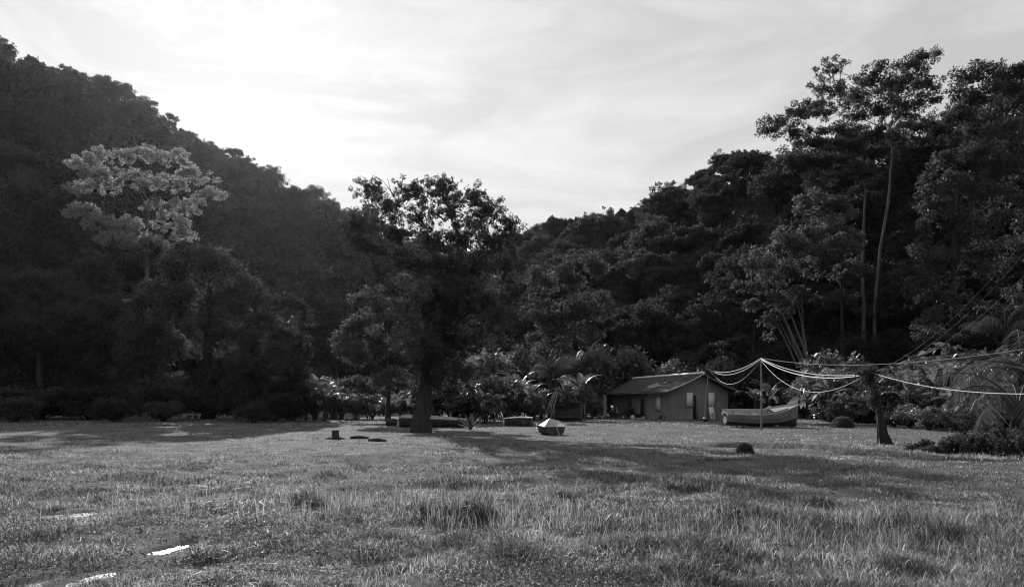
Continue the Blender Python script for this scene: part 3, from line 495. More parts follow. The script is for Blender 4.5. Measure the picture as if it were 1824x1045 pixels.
bananas([(p_, Y_ * 1.2, t_) for p_, Y_, t_ in [(1478, 60, 650), (1620, 52, 652), (1668, 50, 640), (1690, 54, 610), (1720, 50, 650), (1650, 60, 625), (1700, 47, 668)]], 4, 'banana plant in the tangled thicket', 'bananas of the right thicket', [(1500, 'left of the vine covered stump'), (1640, 'just right of the vine covered stump'), (1660, 'set back behind the creeper heap'), (1680, 'above the low creeper heap'), (1695, 'with the highest leaves near the right edge'), (1710, 'lowest and nearest the creeper heap'), (1999, 'beside the palm fronds')])

def frond_mesh(seed, L=3.4, pairs=30, droop=1.5, hang=.6):
    rng = R(seed); k = 14; t = np.linspace(0, 1, k); ang = math.radians(70) - t ** 1.2 * droop; ds = L / (k - 1)
    x = np.concatenate([[0], np.cumsum(np.cos(ang[:-1]) * ds)]); z = np.concatenate([[0], np.cumsum(np.sin(ang[:-1]) * ds)])
    mb = MB(); mb.tube(np.stack([x, 0 * x, z], 1), np.linspace(.045, .008, k), 5, cap=False)
    u = np.repeat(np.linspace(.14, 1, pairs), 2); sg = np.tile([-1.0, 1.0], pairs); n_ = len(u)
    c = np.stack([np.interp(u, t, x), 0 * u, np.interp(u, t, z)], 1); tx = np.gradient(x, t); tz = np.gradient(z, t)
    T = np.stack([np.interp(u, t, tx), 0 * u, np.interp(u, t, tz)], 1); T /= np.linalg.norm(T, axis=1)[:, None]
    d = T * .55 + np.stack([0 * u, sg, 0 * u], 1) * .9 + np.array((0, 0, -hang)) + rng.normal(size=(n_, 3)) * .1
    Ls = .95 * np.sin(np.pi * (u * .8 + .12)) ** .7 * rng.uniform(.85, 1.1, n_) * L / 3.4
    d1 = d / np.linalg.norm(d, axis=1)[:, None]; side = np.cross(d1, np.array((0, 0, 1.0))); side /= np.linalg.norm(side, axis=1)[:, None]
    w = (.045 * L / 3.4) * np.ones(n_)[:, None]; m_ = c + d1 * Ls[:, None] * .5; e = m_ + (d1 + np.array((0, 0, -.7 * hang - .2))) * Ls[:, None] * .5
    V = np.stack([c - side * w * .4, c + side * w * .4, m_ + side * w * .5, m_ - side * w * .5, e], 1).reshape(-1, 3); o = np.arange(n_)[:, None] * 5
    mb.add(V, o + np.array([[0, 1, 2, 3]])); mb.f[3].append(o + np.array([[3, 2, 4]]) + mb.n - len(V))
    return mb.mesh('palm frond')
FR = [frond_mesh(1), frond_mesh(2, 3.4, 32, 1.9, .8), frond_mesh(3, 3.4, 28, 1.2, .5), frond_mesh(4, 3.4, 30, 2.2, 1.0)]
for me in FR: me.materials.append(M['frond'])
def palm(name, base, crown, r, n_, fs, seed, label, cat='palm', group=None, tilt=(-.5, .55)):
    rng = R(seed); rt = thing(name, label, cat, base, 0, group); c = np.array(crown) - base
    if c[2] > .6: mb = MB(); mb.tube(bez(np.array((0, 0, -.3)), c * (.2, .2, .4), c * (.7, .7, .7), c, 9), np.linspace(r * 1.2, r * .8, 9), 8); mb.build('trunk', M['bark'], rt, True)
    for i in range(n_):
        s = fs * rng.uniform(.8, 1.1); link('frond', FR[rng.integers(4)], None, rt, c + (0, 0, -.05), (0, rng.uniform(*tilt), i * 2.4 + rng.uniform(-.3, .3)), (s, s, s))
    return rt
for px, Y, cy_, fs, s in [(978, 84, 665, .9, 1), (1042, 90, 650, 1.1, 2), (1095, 104, 640, 1.0, 3)]: palm('young_palm', gpt(px, Y), at(px + 3, cy_, Y), .16, 13, fs, s, 'young palm with arching fronds in the thicket left of the house', group='young palms left of the house')
palm('coconut_palm', gpt(1838, 37), at(1818, 655, 37), .2, 15, 1.1, 11, 'coconut palm with drooping fronds at the right edge of the photograph', tilt=(.0, 1.1))
palm('low_palm', gpt(1800, 34), at(1815, 725, 33), .18, 12, 1.0, 12, 'low palm with fronds sweeping down over the creeper heap on the right', tilt=(.0, .9))
palm('young_palm', gpt(1795, 64), at(1790, 600, 64), .18, 12, 1.0, 14, 'palm half hidden in the right thicket behind the coconut palm')
palm('young_palm', gpt(512, 80), at(512, 585, 80), .14, 10, .7, 15, 'small palm showing against the dark trees of the left clump')

# ------------------------------------------------------------------ house
HA = math.radians(15.4); ax = np.array((-math.sin(HA), math.cos(HA), 0)); gx = np.array((math.cos(HA), math.sin(HA), 0))
HC = gpt(1194, 80.0); HL, HW, EAVE, RIDGE = 15.0, 6.1, 2.75, 4.42
house = thing('house', 'low house with rusty iron roof and pale shutters at the back of the pasture', 'house', HC + np.array((0, 0, -.1)), HA)
# local frame: x along the gable to the right, y along the long wall away from the camera
def hp(u, v, z): return np.array((u, v, z + .1))
w = MB()
w.add([hp(0, 0, -.4), hp(HW, 0, -.4), hp(HW, 0, EAVE), hp(HW * .5, 0, RIDGE - .12), hp(0, 0, EAVE), hp(0, HL, -.4), hp(HW, HL, -.4), hp(HW, HL, EAVE), hp(HW * .5, HL, RIDGE - .12), hp(0, HL, EAVE)], [(0, 1, 2, 4), (5, 9, 7, 6), (0, 4, 9, 5), (1, 6, 7, 2)])
w.f[3].append(np.array([(4, 2, 3), (9, 8, 7)])); w.build('wall', M['wall'], house)
OV = .95
def roof_z(s):                                         # s: 0 at the ridge, 1 at the eave; flares outwards towards the eave
    return RIDGE - 1.72 * (1.28 * s - .28 * s * s)
def sheet_mesh(sgn, wd=.9):
    k = 13; u = np.linspace(0, wd, k); s = np.linspace(0, 1, 7); G = np.zeros((7, k, 3))
    for i, si in enumerate(s):
        G[i, :, 0] = sgn * (HW * .5 + OV) * si; G[i, :, 1] = u; G[i, :, 2] = roof_z(si) + .018 * np.cos(np.arange(k) * np.pi) - RIDGE
    mb = MB(); mb.grid(G); mb.grid(G + np.array((0, 0, -.012))); return mb.mesh('iron sheet', True)
SHEET = {s: sheet_mesh(s) for s in (-1, 1)}
rng = R(400)
for sgn in (-1, 1):
    SHEET[sgn].materials.append(M['roof'])
    for i in range(19): link('roof_sheet', SHEET[sgn], None, house, hp(HW * .5, -.85 + i * .88, RIDGE + .006 * (i % 2) + rng.uniform(-.012, .012)), (0, rng.uniform(-.006, .006), rng.uniform(-.004, .004)))
mb = MB(); mb.tube([hp(HW * .5, -.9, RIDGE + .06), hp(HW * .5, HL + .9, RIDGE + .06)], [.11, .11], 8); mb.build('ridge_cap', M['ridge'], house, True)
for sgn in (-1, 1):
    mb = MB(); s = np.linspace(0, 1, 9); mb.tube([hp(HW * .5 + sgn * (HW * .5 + OV) * a, -.88, roof_z(a) - .05) for a in s], .05, 4); mb.build('bargeboard', M['gunwale'] if sgn < 0 else M['timber'], house)
    mb = MB(); mb.box(hp(HW * .5 + sgn * (HW * .5 + OV - .06), HL * .5, roof_z(1) - .09), (.05, HL + 1.6, .12)); mb.build('fascia', M['timber'], house)
def gable_rect(name, px0, px1, py0, py1, mat, proud, thick=.05, tilt=0.0):
    Y = 80 + .27 * (0.5 * (px0 + px1) - 1194) / 104 * HW; u0, u1 = (px0 - 1194) / 104 * HW, (px1 - 1194) / 104 * HW
    z0, z1 = fz(py1, Y) - HC[2], fz(py0, Y) - HC[2]; mb = MB(); mb.box((0, 0, 0), (u1 - u0, thick, z1 - z0), 0, 0, tilt); return mb.build(name, mat, house, loc=hp((u0 + u1) / 2, -proud - thick / 2, (z0 + z1) / 2))
for a, b in ((1221.5, 1234), (1261, 1273)):
    sh = gable_rect('shutter', a, b, 699, 723, M['shutter'], .03)
    for dx in (-.36, .36): mb = MB(); mb.box((dx, -.01, 0), (.05, .08, 1.4)); mb.build('frame', M['wall'], sh)
    mb = MB(); mb.box((0, -.02, -.70), (.82, .12, .06)); mb.build('sill', M['timber'], sh)
gable_rect('door', 1234.5, 1239.5, 704, 747, M['dark'], .012); gable_rect('door_post', 1240, 1243.5, 709, 747, M['timber'], .03, .08)
def long_rect(name, v, wd, z0, z1, mat, proud=.03):
    mb = MB(); mb.box((0, 0, 0), (.06, wd, z1 - z0)); return mb.build(name, mat, house, loc=hp(-proud - .03, v, (z0 + z1) / 2))
sh = long_rect('shutter', 2.6, .95, .95, 2.2, M['shutter']); mb = MB(); mb.box((-.02, 0, -.66), (.14, 1.1, .06)); mb.build('sill', M['timber'], sh)
dr = long_rect('door', 6.2, 1.0, .05, 2.05, M['dark'], .012)
for dy in (-.55, .55): mb = MB(); mb.box((-.02, dy, 0), (.1, .1, 2.1)); mb.build('frame', M['wall'], dr)
wn = long_rect('window', 9.6, .9, .95, 2.15, M['dark'], .012); mb = MB(); mb.box((-.03, 0, 0), (.05, .06, 1.2)); mb.build('mullion', M['timber'], wn)
mb = MB(); mb.box(hp(-.5, 6.0, .04), (.8, 1.6, .2)); mb.build('step', M['stone'], house)
mb = MB(); pth = np.array([hp(-OV + .1, HL - .5, z) for z in np.linspace(-.3, 2.55, 9)]); mb.tube(pth, .2 + .03 * R(5).normal(size=9), 9); mb.build('porch_pillar', solid_mat('painted sun blotches', .45, .75, 5, .9, .2, .3), house, True)  # blotchy sunlight on the pillar is painted into its colour
mb = MB(); mb.box((0, 0, 0), (.3, .6, .015), 0, 0, math.radians(-30)); mb.build('roof_patch', M['timber'], house, loc=hp(HW * .5 - 1.5, 4.2, roof_z(1.5 / (HW * .5 + OV)) + .05))
# board with a ring emblem leaning against the gable
brd = thing('sign_board', 'pale leaning board with a dark ring emblem against the gable wall', 'board', HC + gx * (72 / 104 * HW) - ax * .32, HA)
mb = MB(); mb.box((0, 0, .62), (.55, .03, 1.26), 0, math.radians(-9), math.radians(-5)); mb.build('panel', M['white'], brd)
mb = MB(); an = np.linspace(0, 2 * np.pi, 25); mb.tube(np.stack([.12 * np.cos(an) + .03, -.045 + .0 * an, .15 * np.sin(an) + .42], 1), .035, 4); mb.tube([(.03, -.04, .52), (.02, -.03, .68)], [.04, .015], 5); mb.build('emblem', M['emblem'], brd, loc=(0, .0, 0))
for i, (px, Y, s) in enumerate([(1127, 84.5, .35), (1146, 84, .28)]):
    b0 = gpt(px, Y); mb = MB(); mb.tube([(0, 0, -.02), (0, 0, s * .5), (0, 0, s)], [s * .5, s * .6, s * .55], 10); mb.build(['bucket', 'plant_pot'][i], M['white' if i == 0 else 'stone'], None, True, b0)
    tag(bpy.data.objects[['bucket', 'plant_pot'][i]], ['pale bucket standing on the grass by the long wall of the house', 'small grey pot beside the house door step'][i], ['bucket', 'pot'][i])

# ------------------------------------------------------------------ boats
def hull_sections(L, beam, sheer, keel, half, flare=.75, k=18, m_=9):
    """sections from stern (x=0) to stem (x=L); returns grid k x (2m-1)"""
    t = np.linspace(0, 1, k); G = np.zeros((k, 2 * m_ - 1, 3))
    for i, ti in enumerate(t):
        a = np.linspace(0, 1, m_); b_ = half(ti) * beam * .5; y = b_ * np.sin(a * np.pi / 2) ** flare; z = keel(ti) + (sheer(ti) - keel(ti)) * (1 - np.cos(a * np.pi / 2)) ** .8
        G[i, m_ - 1:, 0] = ti * L; G[i, m_ - 1:, 1] = y; G[i, m_ - 1:, 2] = z
        G[i, :m_ - 1, 0] = ti * L; G[i, :m_ - 1, 1] = -y[:0:-1]; G[i, :m_ - 1, 2] = z[:0:-1]
    return G
def boat(name, label, base, rz, roll, L, beam, sheer, keel, half, hullm, railm, insidem, thwarts=(), strakes=(.55, .78), flare=.75):
    rt = thing(name, label, 'boat', base, rz); rt.rotation_euler = (roll, 0, rz)
    G = hull_sections(L, beam, sheer, keel, half, flare); k, n_ = G.shape[:2]; mid = n_ // 2
    o = MB(); o.grid(G); o.build('hull', hullm, rt, True)
    inn = G.copy(); inn[:, :, 1] *= .93; inn[:, :, 2] += .035; i_ = MB(); i_.grid(inn); i_.build('inside', insidem, rt, True)
    tr = MB(); s = G[0]; tr.add(np.vstack([s, [[0, 0, s[:, 2].max()]]]), [(j, j + 1, n_) for j in range(n_ - 1)]); tr.build('transom', hullm, rt)
    for sd in (0, n_ - 1):
        r_ = MB(); r_.tube(G[:, sd] + np.array((0, 0, .01)), .045, 5); r_.build('gunwale', railm, rt, True)
        for f in strakes:
            q = int(round(mid + (sd - mid) * f)); st = MB(); st.tube(G[:, q] * np.array((1, 1.012, 1)), .022, 4); st.build('strake', hullm, rt, True)
    kl = MB(); kl.tube(G[:, mid] + np.array((0, 0, -.03)), .05, 4); kl.build('keel', M['hull_dark'], rt)
    for f in thwarts:
        i = int(f * (k - 1)); z = G[i, 0, 2] - .16; hw = abs(G[i, 0, 1]) * .97; th = MB(); th.box((G[i, 0, 0], 0, z), (.28, 2 * hw, .04)); th.build('thwart', insidem, rt)
    return rt, G
b0 = on_ground(1350, 760); BOATY = b0[1]; ppm = F / BOATY
sh_ = lambda t: 1.12 + .06 * (1 - t) ** 2 + .60 * max(0, (t - .5) / .5) ** 1.25
bt, G = boat('fishing_boat', 'weathered open fishing boat with high bow beside the house', (fx(1290, BOATY), BOATY, b0[2] - .02), math.radians(3), math.radians(13), 130 / ppm * 1.0, 1.75, sh_, lambda t: .10 + .18 * (1 - t) ** 4 + .06 * t ** 6, lambda t: .62 + .38 * math.sin(math.pi * min(1, t * 1.1 + .12)) if t < .62 else max(.02, 1 - ((t - .62) / .38) ** 2.2), M['hull'], M['gunwale'], M['deck'], (.2, .45, .66))
L_ = 130 / ppm
fd = MB(); k0 = 11; fd.grid(np.stack([G[k0:, 0] * (1, .96, 1) - (0, 0, .05), G[k0:, 0] * (1, 0, 1) + (0, 0, .02), G[k0:, -1] * (1, .96, 1) - (0, 0, .05)], 1)); fd.build('foredeck', M['deck'], bt, True)
sm = MB(); sm.box((L_ - .02, 0, .95), (.09, .1, 1.66)); sm.build('stem_post', M['hull'], bt)
sk = MB(); sk.box((L_ - .28, 0, .28), (.5, .07, .62)); sk.build('skeg', M['hull_dark'], bt)
bm = MB(); bm.grid(G[:, [4, 5, 6, 7, 8, 9, 10, 11, 12]] * (1, 1.015, 1) - (0, 0, .008)); bm.build('bottom_paint', M['hull_dark'], bt, True)
wb = MB(); q = G[8:15, 0].copy(); wb.grid(np.stack([q * (1, 1.0, 1), q * (1, 1.0, 1) + (0, 0, .14)], 1)); wb.grid(np.stack([q * (1, .97, 1), q * (1, .97, 1) + (0, 0, .14)], 1)); wb.build('washboard', M['hull'], bt)
om = MB(); om.box((-.12, .0, 1.0), (.16, .34, .22)); om.tube([(-.14, 0, .95), (-.16, 0, .5)], [.05, .04], 6); om.build('motor_bracket', M['timber'], bt)
for i, t in enumerate((.25, .7)):
    p = np.array((fx(1290, BOATY) + L_ * t, BOATY + .1, b0[2] + .05)); mb = MB(); mb.box((0, 0, 0), (.28, .9, .26)); o = mb.build('support_block', M['timber'], None, loc=p); tag(o, ['wooden block under the stern half of the fishing boat', 'wooden block under the bow half of the fishing boat'][i], 'block')
# dark boat behind the big trunk
b0 = on_ground(720, 760)
bt, G = boat('long_boat', 'dark hulled long boat with pale rail lying behind the big trunk', b0 + (-.3, 0, -.05), math.radians(-2), math.radians(4), 5.3, 1.5, lambda t: .86 - .30 * t ** 1.5, lambda t: .02 + .1 * t ** 4, lambda t: .85 + .15 * math.sin(math.pi * min(1, t * 1.3)) if t < .6 else max(.03, 1 - ((t - .6) / .4) ** 2.2), M['hull_dark'], M['gunwale'], M['deck'], (.3, .6))
mb = MB(); mb.grid(np.stack([G[:, 0] * (1, 1.03, 1) + (0, 0, .02), G[:, 1] * (1, 1.03, 1) + (0, 0, .05)], 1)); mb.build('rail_band', M['gunwale'], bt)
# small boat with tarpaulin
b0 = on_ground(990, 775)
bt, G = boat('small_boat', 'small dark dinghy seen from its transom with a rope hanging down', b0 + (0, 0, -.03), math.radians(90 + 15), 0, 3.0, 1.3, lambda t: .52 + .22 * t ** 2, lambda t: .03 + .2 * t ** 3, lambda t: .86 + .14 * math.sin(math.pi * min(1, t * 1.5)) if t < .5 else max(.03, 1 - ((t - .5) / .5) ** 2.3), M['hull_dark'], M['timber'], M['deck'], (.6,), flare=.35)
mb = MB(); mb.tube([(-.03, -.05, .5), (-.08, -.08, .35), (-.10, -.16, .15), (-.14, -.18, -.02)], .018, 5); mb.build('rope', M['white'], bt, True)
def tarp(p00, p10, p11, p01, k=6, sag=.025):           # one sagging panel of cloth
    u, v = np.meshgrid(np.linspace(0, 1, k), np.linspace(0, 1, k), indexing='ij'); u, v = u[..., None], v[..., None]
    G = (np.array(p00) * (1 - u) + np.array(p10) * u) * (1 - v) + (np.array(p01) * (1 - u) + np.array(p11) * u) * v
    G[..., 2] -= sag * (np.sin(np.pi * u) * np.sin(np.pi * v))[..., 0] + .03 * (vnoise(G[..., 0] * 5, G[..., 1] * 5, 1, 3) - .5); return G
tpl = thing('tarpaulin', 'pale angular tarpaulin peaked over the small dinghy', 'tarpaulin', b0 + (-.12, .5, .52), math.radians(15))
A1, A2 = (.0, .7, .48), (.62, .8, .32); c00, c10, c11, c01 = (-.70, -.42, .0), (.68, -.45, -.02), (.68, 1.1, .06), (-.62, 1.05, .04)
for q in ((c00, c10, A2, A1), (c10, c11, A2, A2), (c11, c01, A1, A2), (c01, c00, A1, A1)):
    mb = MB(); G = tarp(*q); mb.grid(G); mb.grid(G - (0, 0, .012)); mb.build('panel', M['tarp'], tpl)
# low boat cabin standing on the grass
b0 = on_ground(924, 758); cb = thing('boat_cabin', 'low boxy boat cabin with pale roof standing on the grass between the boats', 'cabin', b0, math.radians(-6))
mb = MB(); mb.box((0, 0, .28), (2.1, 1.3, .6)); mb.build('body', M['hull_dark'], cb)
mb = MB(); mb.add([(-1.18, -.75, .60), (.1, -.75, .70), (1.08, -.75, .66), (-1.18, .75, .60), (.1, .75, .72), (1.08, .75, .66)], [(0, 1, 4, 3), (1, 2, 5, 4)]); mb.add([(-1.18, -.75, .54), (.1, -.75, .63), (1.08, -.75, .60), (-1.18, .75, .54), (.1, .75, .65), (1.08, .75, .60)], [(0, 3, 4, 1), (1, 4, 5, 2)]); mb.add([(-1.18, -.75, .60), (.1, -.75, .70), (1.08, -.75, .66), (-1.18, -.75, .54), (.1, -.75, .63), (1.08, -.75, .60)], [(0, 3, 4, 1), (1, 4, 5, 2)]); mb.build('roof', M['white'], cb)
for x in (-1.08, .42, 1.03): mb = MB(); mb.box((x, -.68, .27), (.09 if x < 0 else .05, .06, .58), 0, 0, .08 if x > .5 else 0); mb.build('post', M['white' if x < 0 else 'timber'], cb)
for x in (-.7, -.3, .1): mb = MB(); mb.box((x, -.662, .36), (.3, .02, .2)); mb.build('window', M['rubber'], cb)
# barrel, plank, stump, agave and other small things
b0 = on_ground(697, 758); mb = MB(); mb.tube([(-.42, 0, .29), (-.2, 0, .29), (.2, 0, .29), (.42, 0, .29)], [.26, .29, .29, .26], 14); mb.build('barrel', M['rubber'], None, True, b0).rotation_euler = (0, 0, .2); tag(bpy.data.objects['barrel'], 'dark barrel lying on its side left of the long boat', 'barrel')
b0 = on_ground(1026, 757); mb = MB(); mb.box((0, 0, .1), (1.5, .3, .16)); mb.build('plank', M['stone'], None, loc=b0); tag(bpy.data.objects['plank'], 'pale thick plank lying on the grass behind the small dinghy', 'plank')
for i, (x0, x1, y1) in enumerate([(966, 988, 697), (971, 992, 694), (979, 993, 702)]):
    Y = 74 + .15 * i; a = gpt(x0, Y); e = at(x1, y1, Y + .8); mb = MB(); mb.tube([(0, 0, -.05), e - a], .045, 5); o = mb.build('leaning_pole', M['timber'], None, loc=a); tag(o, 'pale weathered pole leaning in front of the dark lean-to', 'pole', 'poles leaning on the lean-to')
b0 = gpt(1012, 76); ln = thing('lean_to', 'dark little lean-to shelter with flat sheet roof in the thicket', 'shed', b0, .1)
for x, y in ((-1.4, -.7), (1.4, -.7), (-1.4, .8), (1.4, .8)): mb = MB(); mb.box((x, y, .75), (.09, .09, 1.7)); mb.build('post', M['timber'], ln)
mb = MB(); mb.box((0, 0, 1.63), (3.0, 1.7, .04), 0, math.radians(-5)); mb.build('roof', M['hull_dark'], ln); mb = MB(); mb.box((0, .7, .7), (2.7, .05, 1.5)); mb.build('back_wall', M['hull_dark'], ln); mb = MB(); mb.box((-.3, -.2, .4), (1.4, .7, .06)); mb.build('bench', M['timber'], ln)
b0 = on_ground(597, 782); st = thing('tree_stump', 'short dark tree stump in the grass left of the big tree', 'stump', b0); mb = MB(); mb.tube([(0, 0, -.1), (.02, 0, .15), (0, .03, .48)], [.28, .2, .19], 10); mb.build('stump', M['bark'], st, True); mb = MB()
for a in (0.3, 1.7, 3.0, 4.4): mb.tube([(0, 0, .08), (.3 * math.cos(a), .3 * math.sin(a), .05), (.75 * math.cos(a), .75 * math.sin(a), -.06)], [.1, .07, .03], 6)
mb.build('root', M['bark'], st, True)
for i, (px, py, lb) in enumerate([(640, 781, 'dark log lying in the grass right of the stump'), (672, 786, 'short dark log in the edge of the big tree shadow')]):
    b0 = on_ground(px, py); mb = MB(); mb.tube([(-.5, 0, .06), (0, .05, .09), (.5, 0, .05)], [.07, .09, .06], 8); o = mb.build('log', M['bark'], None, True, b0); o.rotation_euler = (0, 0, -.1 - .3 * i); tag(o, lb, 'log')
def agave(px, py, s, seed, label):
    rng = R(seed); b0 = on_ground(px, py); rt = thing('agave', label, 'plant', b0)
    k = 7; t = np.linspace(0, 1, k); w = .09 * np.sin(np.pi * (t * .75 + .25)) ; w[-1] = .004; x = t * 1.3; z = .55 * t - .25 * t * t; mb = MB()
    mb.grid(np.stack([np.stack([x, -w, z + .04], 1), np.stack([x, 0 * w, z], 1), np.stack([x, w, z + .04], 1)], 1)); me = mb.mesh('agave leaf', True); me.materials.append(M['leaf_banana'])
    for i in range(26): q = s * rng.uniform(.7, 1.05); link('leaf', me, None, rt, (0, 0, .05), (0, -1.15 * (i / 26) ** .8 + rng.normal() * .1 + .1, i * 2.4), (q, q, q))
agave(838, 767, 1.0, 3, 'spiky agave like plant growing beside the big trunk')
b0 = on_ground(592, 744); tp_ = thing('clipped_shrub', 'dark shrub like an upturned cone on a thin stem by the bananas', 'shrub', b0); rng = R(501); mb = MB(); mb.tube([(0, 0, -.1), (.02, 0, .6), (0, 0, 1.2)], [.06, .05, .04], 6); mb.build('stem', M['bark'], tp_, True)
C = []; r_ = []
for i in range(40): z = rng.uniform(0, 1); q = (.18 + .55 * z ** .7) * (1 if z < .85 else .8); a = rng.uniform(0, 6.28); C.append((q * math.cos(a), q * math.sin(a), .55 + 1.25 * z)); r_.append(.26)
mb = MB(); clump_leaves(mb, rng, np.array(C), np.array(r_), 2600, .14, .07, .2, 1); mb.build('foliage', M['leaf_dark'], tp_)
def mound(name, px, py, wpx, hpx, n_, L, W, mat, seed, label, cat):
    rng = R(seed); b0 = on_ground(px, py); Y = b0[1]; rw, h = wpx / F * Y * .5, hpx / F * Y; rt = thing(name, label, cat, b0)
    k = 14; a = np.linspace(0, 2 * np.pi, 20, endpoint=False); ph = np.linspace(-.2, np.pi / 2, k); G = np.zeros((k, 20, 3))
    for i, p_ in enumerate(ph): s = .85 + .15 * np.sin(a * 3 + seed) ; G[i, :, 0] = rw * .9 * np.cos(p_) * np.cos(a) * s; G[i, :, 1] = rw * .9 * np.cos(p_) * np.sin(a) * s; G[i, :, 2] = h * .88 * np.sin(p_)
    mb = MB(); mb.grid(G, True); mb.build('heap', M['soil'], rt, True)
    u = rng.normal(size=(n_, 3)); u[:, 2] = np.abs(u[:, 2]); u /= np.linalg.norm(u, axis=1)[:, None]; p_ = u * np.array((rw, rw, h)) * rng.uniform(.8, 1.02, n_)[:, None]
    mb = MB(); s = rng.uniform(.6, 1.3, n_); mb.leaves(p_, u + rng.normal(size=(n_, 3)) * .5, np.array((0, 0, 1.)) + rng.normal(size=(n_, 3)) * .5, L * s, W * s); mb.build('foliage', mat, rt); return rt
mound('grass_mound', 1327, 807, 25, 15, 1500, .13, .022, M['leaf_dark'], 7, 'small dark grassy mound in the middle of the pasture edge of shadow', 'mound')
mound('low_bush', 1501, 761, 36, 17, 1500, .22, .04, M['leaf_dark'], 8, 'low dark rounded tuft of grass on the lawn behind the vine covered stump', 'bush')
# creeper heap under the palms
for i, (px, py, wp, hp_, lb) in enumerate([(1690, 806, 110, 30, 'low creeper covered heap at the right, nearest the vine stump'), (1775, 808, 120, 40, 'taller creeper covered heap at the right below the low palm'), (1850, 812, 120, 42, 'creeper covered heap cut off by the right edge')]):
    rng = R(20 + i); b0 = on_ground(px, py); Y = b0[1]; rw, h = wp / F * Y * .5, hp_ / F * Y; rt = thing('creeper_heap', lb, 'heap', b0)
    k = 40; q = rng.uniform(-1, 1, (k, 2)); C = np.stack([q[:, 0] * rw * 1.15, q[:, 1] * rw * .7, h * rng.uniform(.02, 1.2, k) ** 1.3 * (1 - .6 * np.abs(q[:, 0]) ** 2.5) * (1 - .4 * q[:, 1] ** 2)], 1)
    st = MB()
    for c in C[:24]: limb(st, rng, (c[0] * .6, c[1] * .6, -.1), c, .02, .008, 5, .2, 4)
    st.build('stem', M['bark'], rt, True); mb = MB(); clump_leaves(mb, rng, C, rng.uniform(.10, .36, k) * rng.uniform(.6, 1, k), 4600, .12, .08, .5, .8); mb.build('foliage', M['leaf_vine'], rt)
for i, (px, py) in enumerate([(207, 743)]):
    b0 = on_ground(px, py); mb = MB(); rng = R(9); G = np.zeros((5, 7, 3)); uu, vv = np.meshgrid(np.linspace(-.35, .35, 5), np.linspace(-.5, .5, 7), indexing='ij'); G[..., 0] = vv; G[..., 1] = uu; G[..., 2] = .16 + rng.normal(size=(5, 7)) * .07; mb.grid(G); o = mb.build('plastic_scrap', M['white'], None, False, b0); tag(o, 'white crumpled scrap on the shaded grass below the left clump', 'litter')
for i, (px, lb) in enumerate([(1371, 'white pot behind the middle of the fishing boat'), (1391, 'white pot behind the bow of the fishing boat')]):
    b0 = gpt(px, 72); mb = MB(); mb.tube([(0, 0, 0), (0, 0, .9), (0, 0, 1.05), (0, 0, 1.35)], [.05, .05, .2, .24], 9); o = mb.build('flower_pot', M['white'], None, True, b0); tag(o, lb, 'pot')

# ------------------------------------------------------------------ vine stump, poles and cables
b0 = on_ground(1578, 790); VY = b0[1]; vs_ = thing('vine_covered_stump', 'leaning dead trunk wrapped in creepers that carries the cables', 'stump', b0); rng = R(600)
P = np.array([b0 + (.02, 0, -.2)] + px_path([(1577, 785), (1572, 770), (1568, 740), (1563, 715), (1556, 690), (1548, 665)], VY)) - b0
mb = MB(); mb.tube(P, [.30, .25, .19, .17, .16, .17, .14], 11); mb.build('trunk', M['bark'], vs_, True)
for a in np.linspace(0, 6.28, 8)[:-1]: mb = MB(); mb.tube([P[3] + (.14 * math.cos(a), .14 * math.sin(a), 0), P[2] + (.2 * math.cos(a), .2 * math.sin(a), 0), (.34 * math.cos(a), .34 * math.sin(a), -.05)], [.04, .05, .03], 5); mb.build('root', M['bark'], vs_, True)
C = np.array([P[3] + (P[6] - P[3]) * t + rng.normal(size=3) * (.14, .14, .1) + np.array((-.13, 0, 0)) for t in np.linspace(.25, 1.0, 34)] + [P[6] + np.array((dx, 0, .05 + .1 * math.cos(dx * 3))) + rng.normal(size=3) * .08 for dx in np.linspace(-.4, .5, 12)])
mb = MB(); clump_leaves(mb, rng, C, rng.uniform(.08, .22, len(C)), 2000, .11, .07, .6, 1.0); mb.build('creeper', M['leaf_vine'], vs_)
b0 = on_ground(1356, 766); PY = b0[1]; ptop = at(1355, 638, PY)
cp = thing('cable_pole', 'thin upright cable pole standing in front of the fishing boat', 'pole', b0); mb = MB(); mb.tube([(0, 0, -.3), (0.02, 0, 3), ptop - b0], [.07, .06, .045], 7); mb.build('pole', M['metal'], cp, True)
mb = MB(); mb.tube([(-.06, -.08, 2.35), (-.07, -.1, 2.55)], [.06, .04], 7); mb.build('insulator', M['white'], cp, True)
Yp = 73.5; a = gpt(1254, Yp); e = at(1261, 668, Yp + 2.2); lp = thing('leaning_pole', 'long thin pole leaning against the gable top of the house', 'pole', a); mb = MB(); mb.tube([(0, 0, -.1), e - a], [.06, .045], 6); mb.build('pole', M['timber'], lp, True)
b0 = gpt(1257, 73.0); mb = MB(); kk = np.linspace(0, np.pi, 10); mb.tube([(0, 0, .24 - .24 * math.cos(q)) for q in kk], np.maximum(.24 * np.sin(kk), .01), 14); o = mb.build('float_ball', M['rubber'], None, True, b0); tag(o, 'black round fishing float at the foot of the leaning pole', 'float')
o.data.materials[0] = solid_mat('shiny black plastic', .03, .2, 3, .25, .6, 0)
def cable(a, b, sag, r, mat, label, name='cable', group='cables on the poles'):
    a, b = np.array(a), np.array(b); t = np.linspace(0, 1, 24)[:, None]; p = a + (b - a) * t; p[:, 2] -= (4 * sag * t * (1 - t))[:, 0]
    o = a.copy(); mb = MB(); mb.tube(p - o, r, 5); c = mb.build(name, mat, None, True, o); tag(c, label, 'cable', group); return c
apex = at(1263, 658, 78.5); vt = at(1536, 667, VY); vt2 = at(1552, 663, VY)
LB1, LB2 = 'pale cable sagging from the house gable to the cable pole', 'pale cable sagging from the cable pole to the vine covered stump'
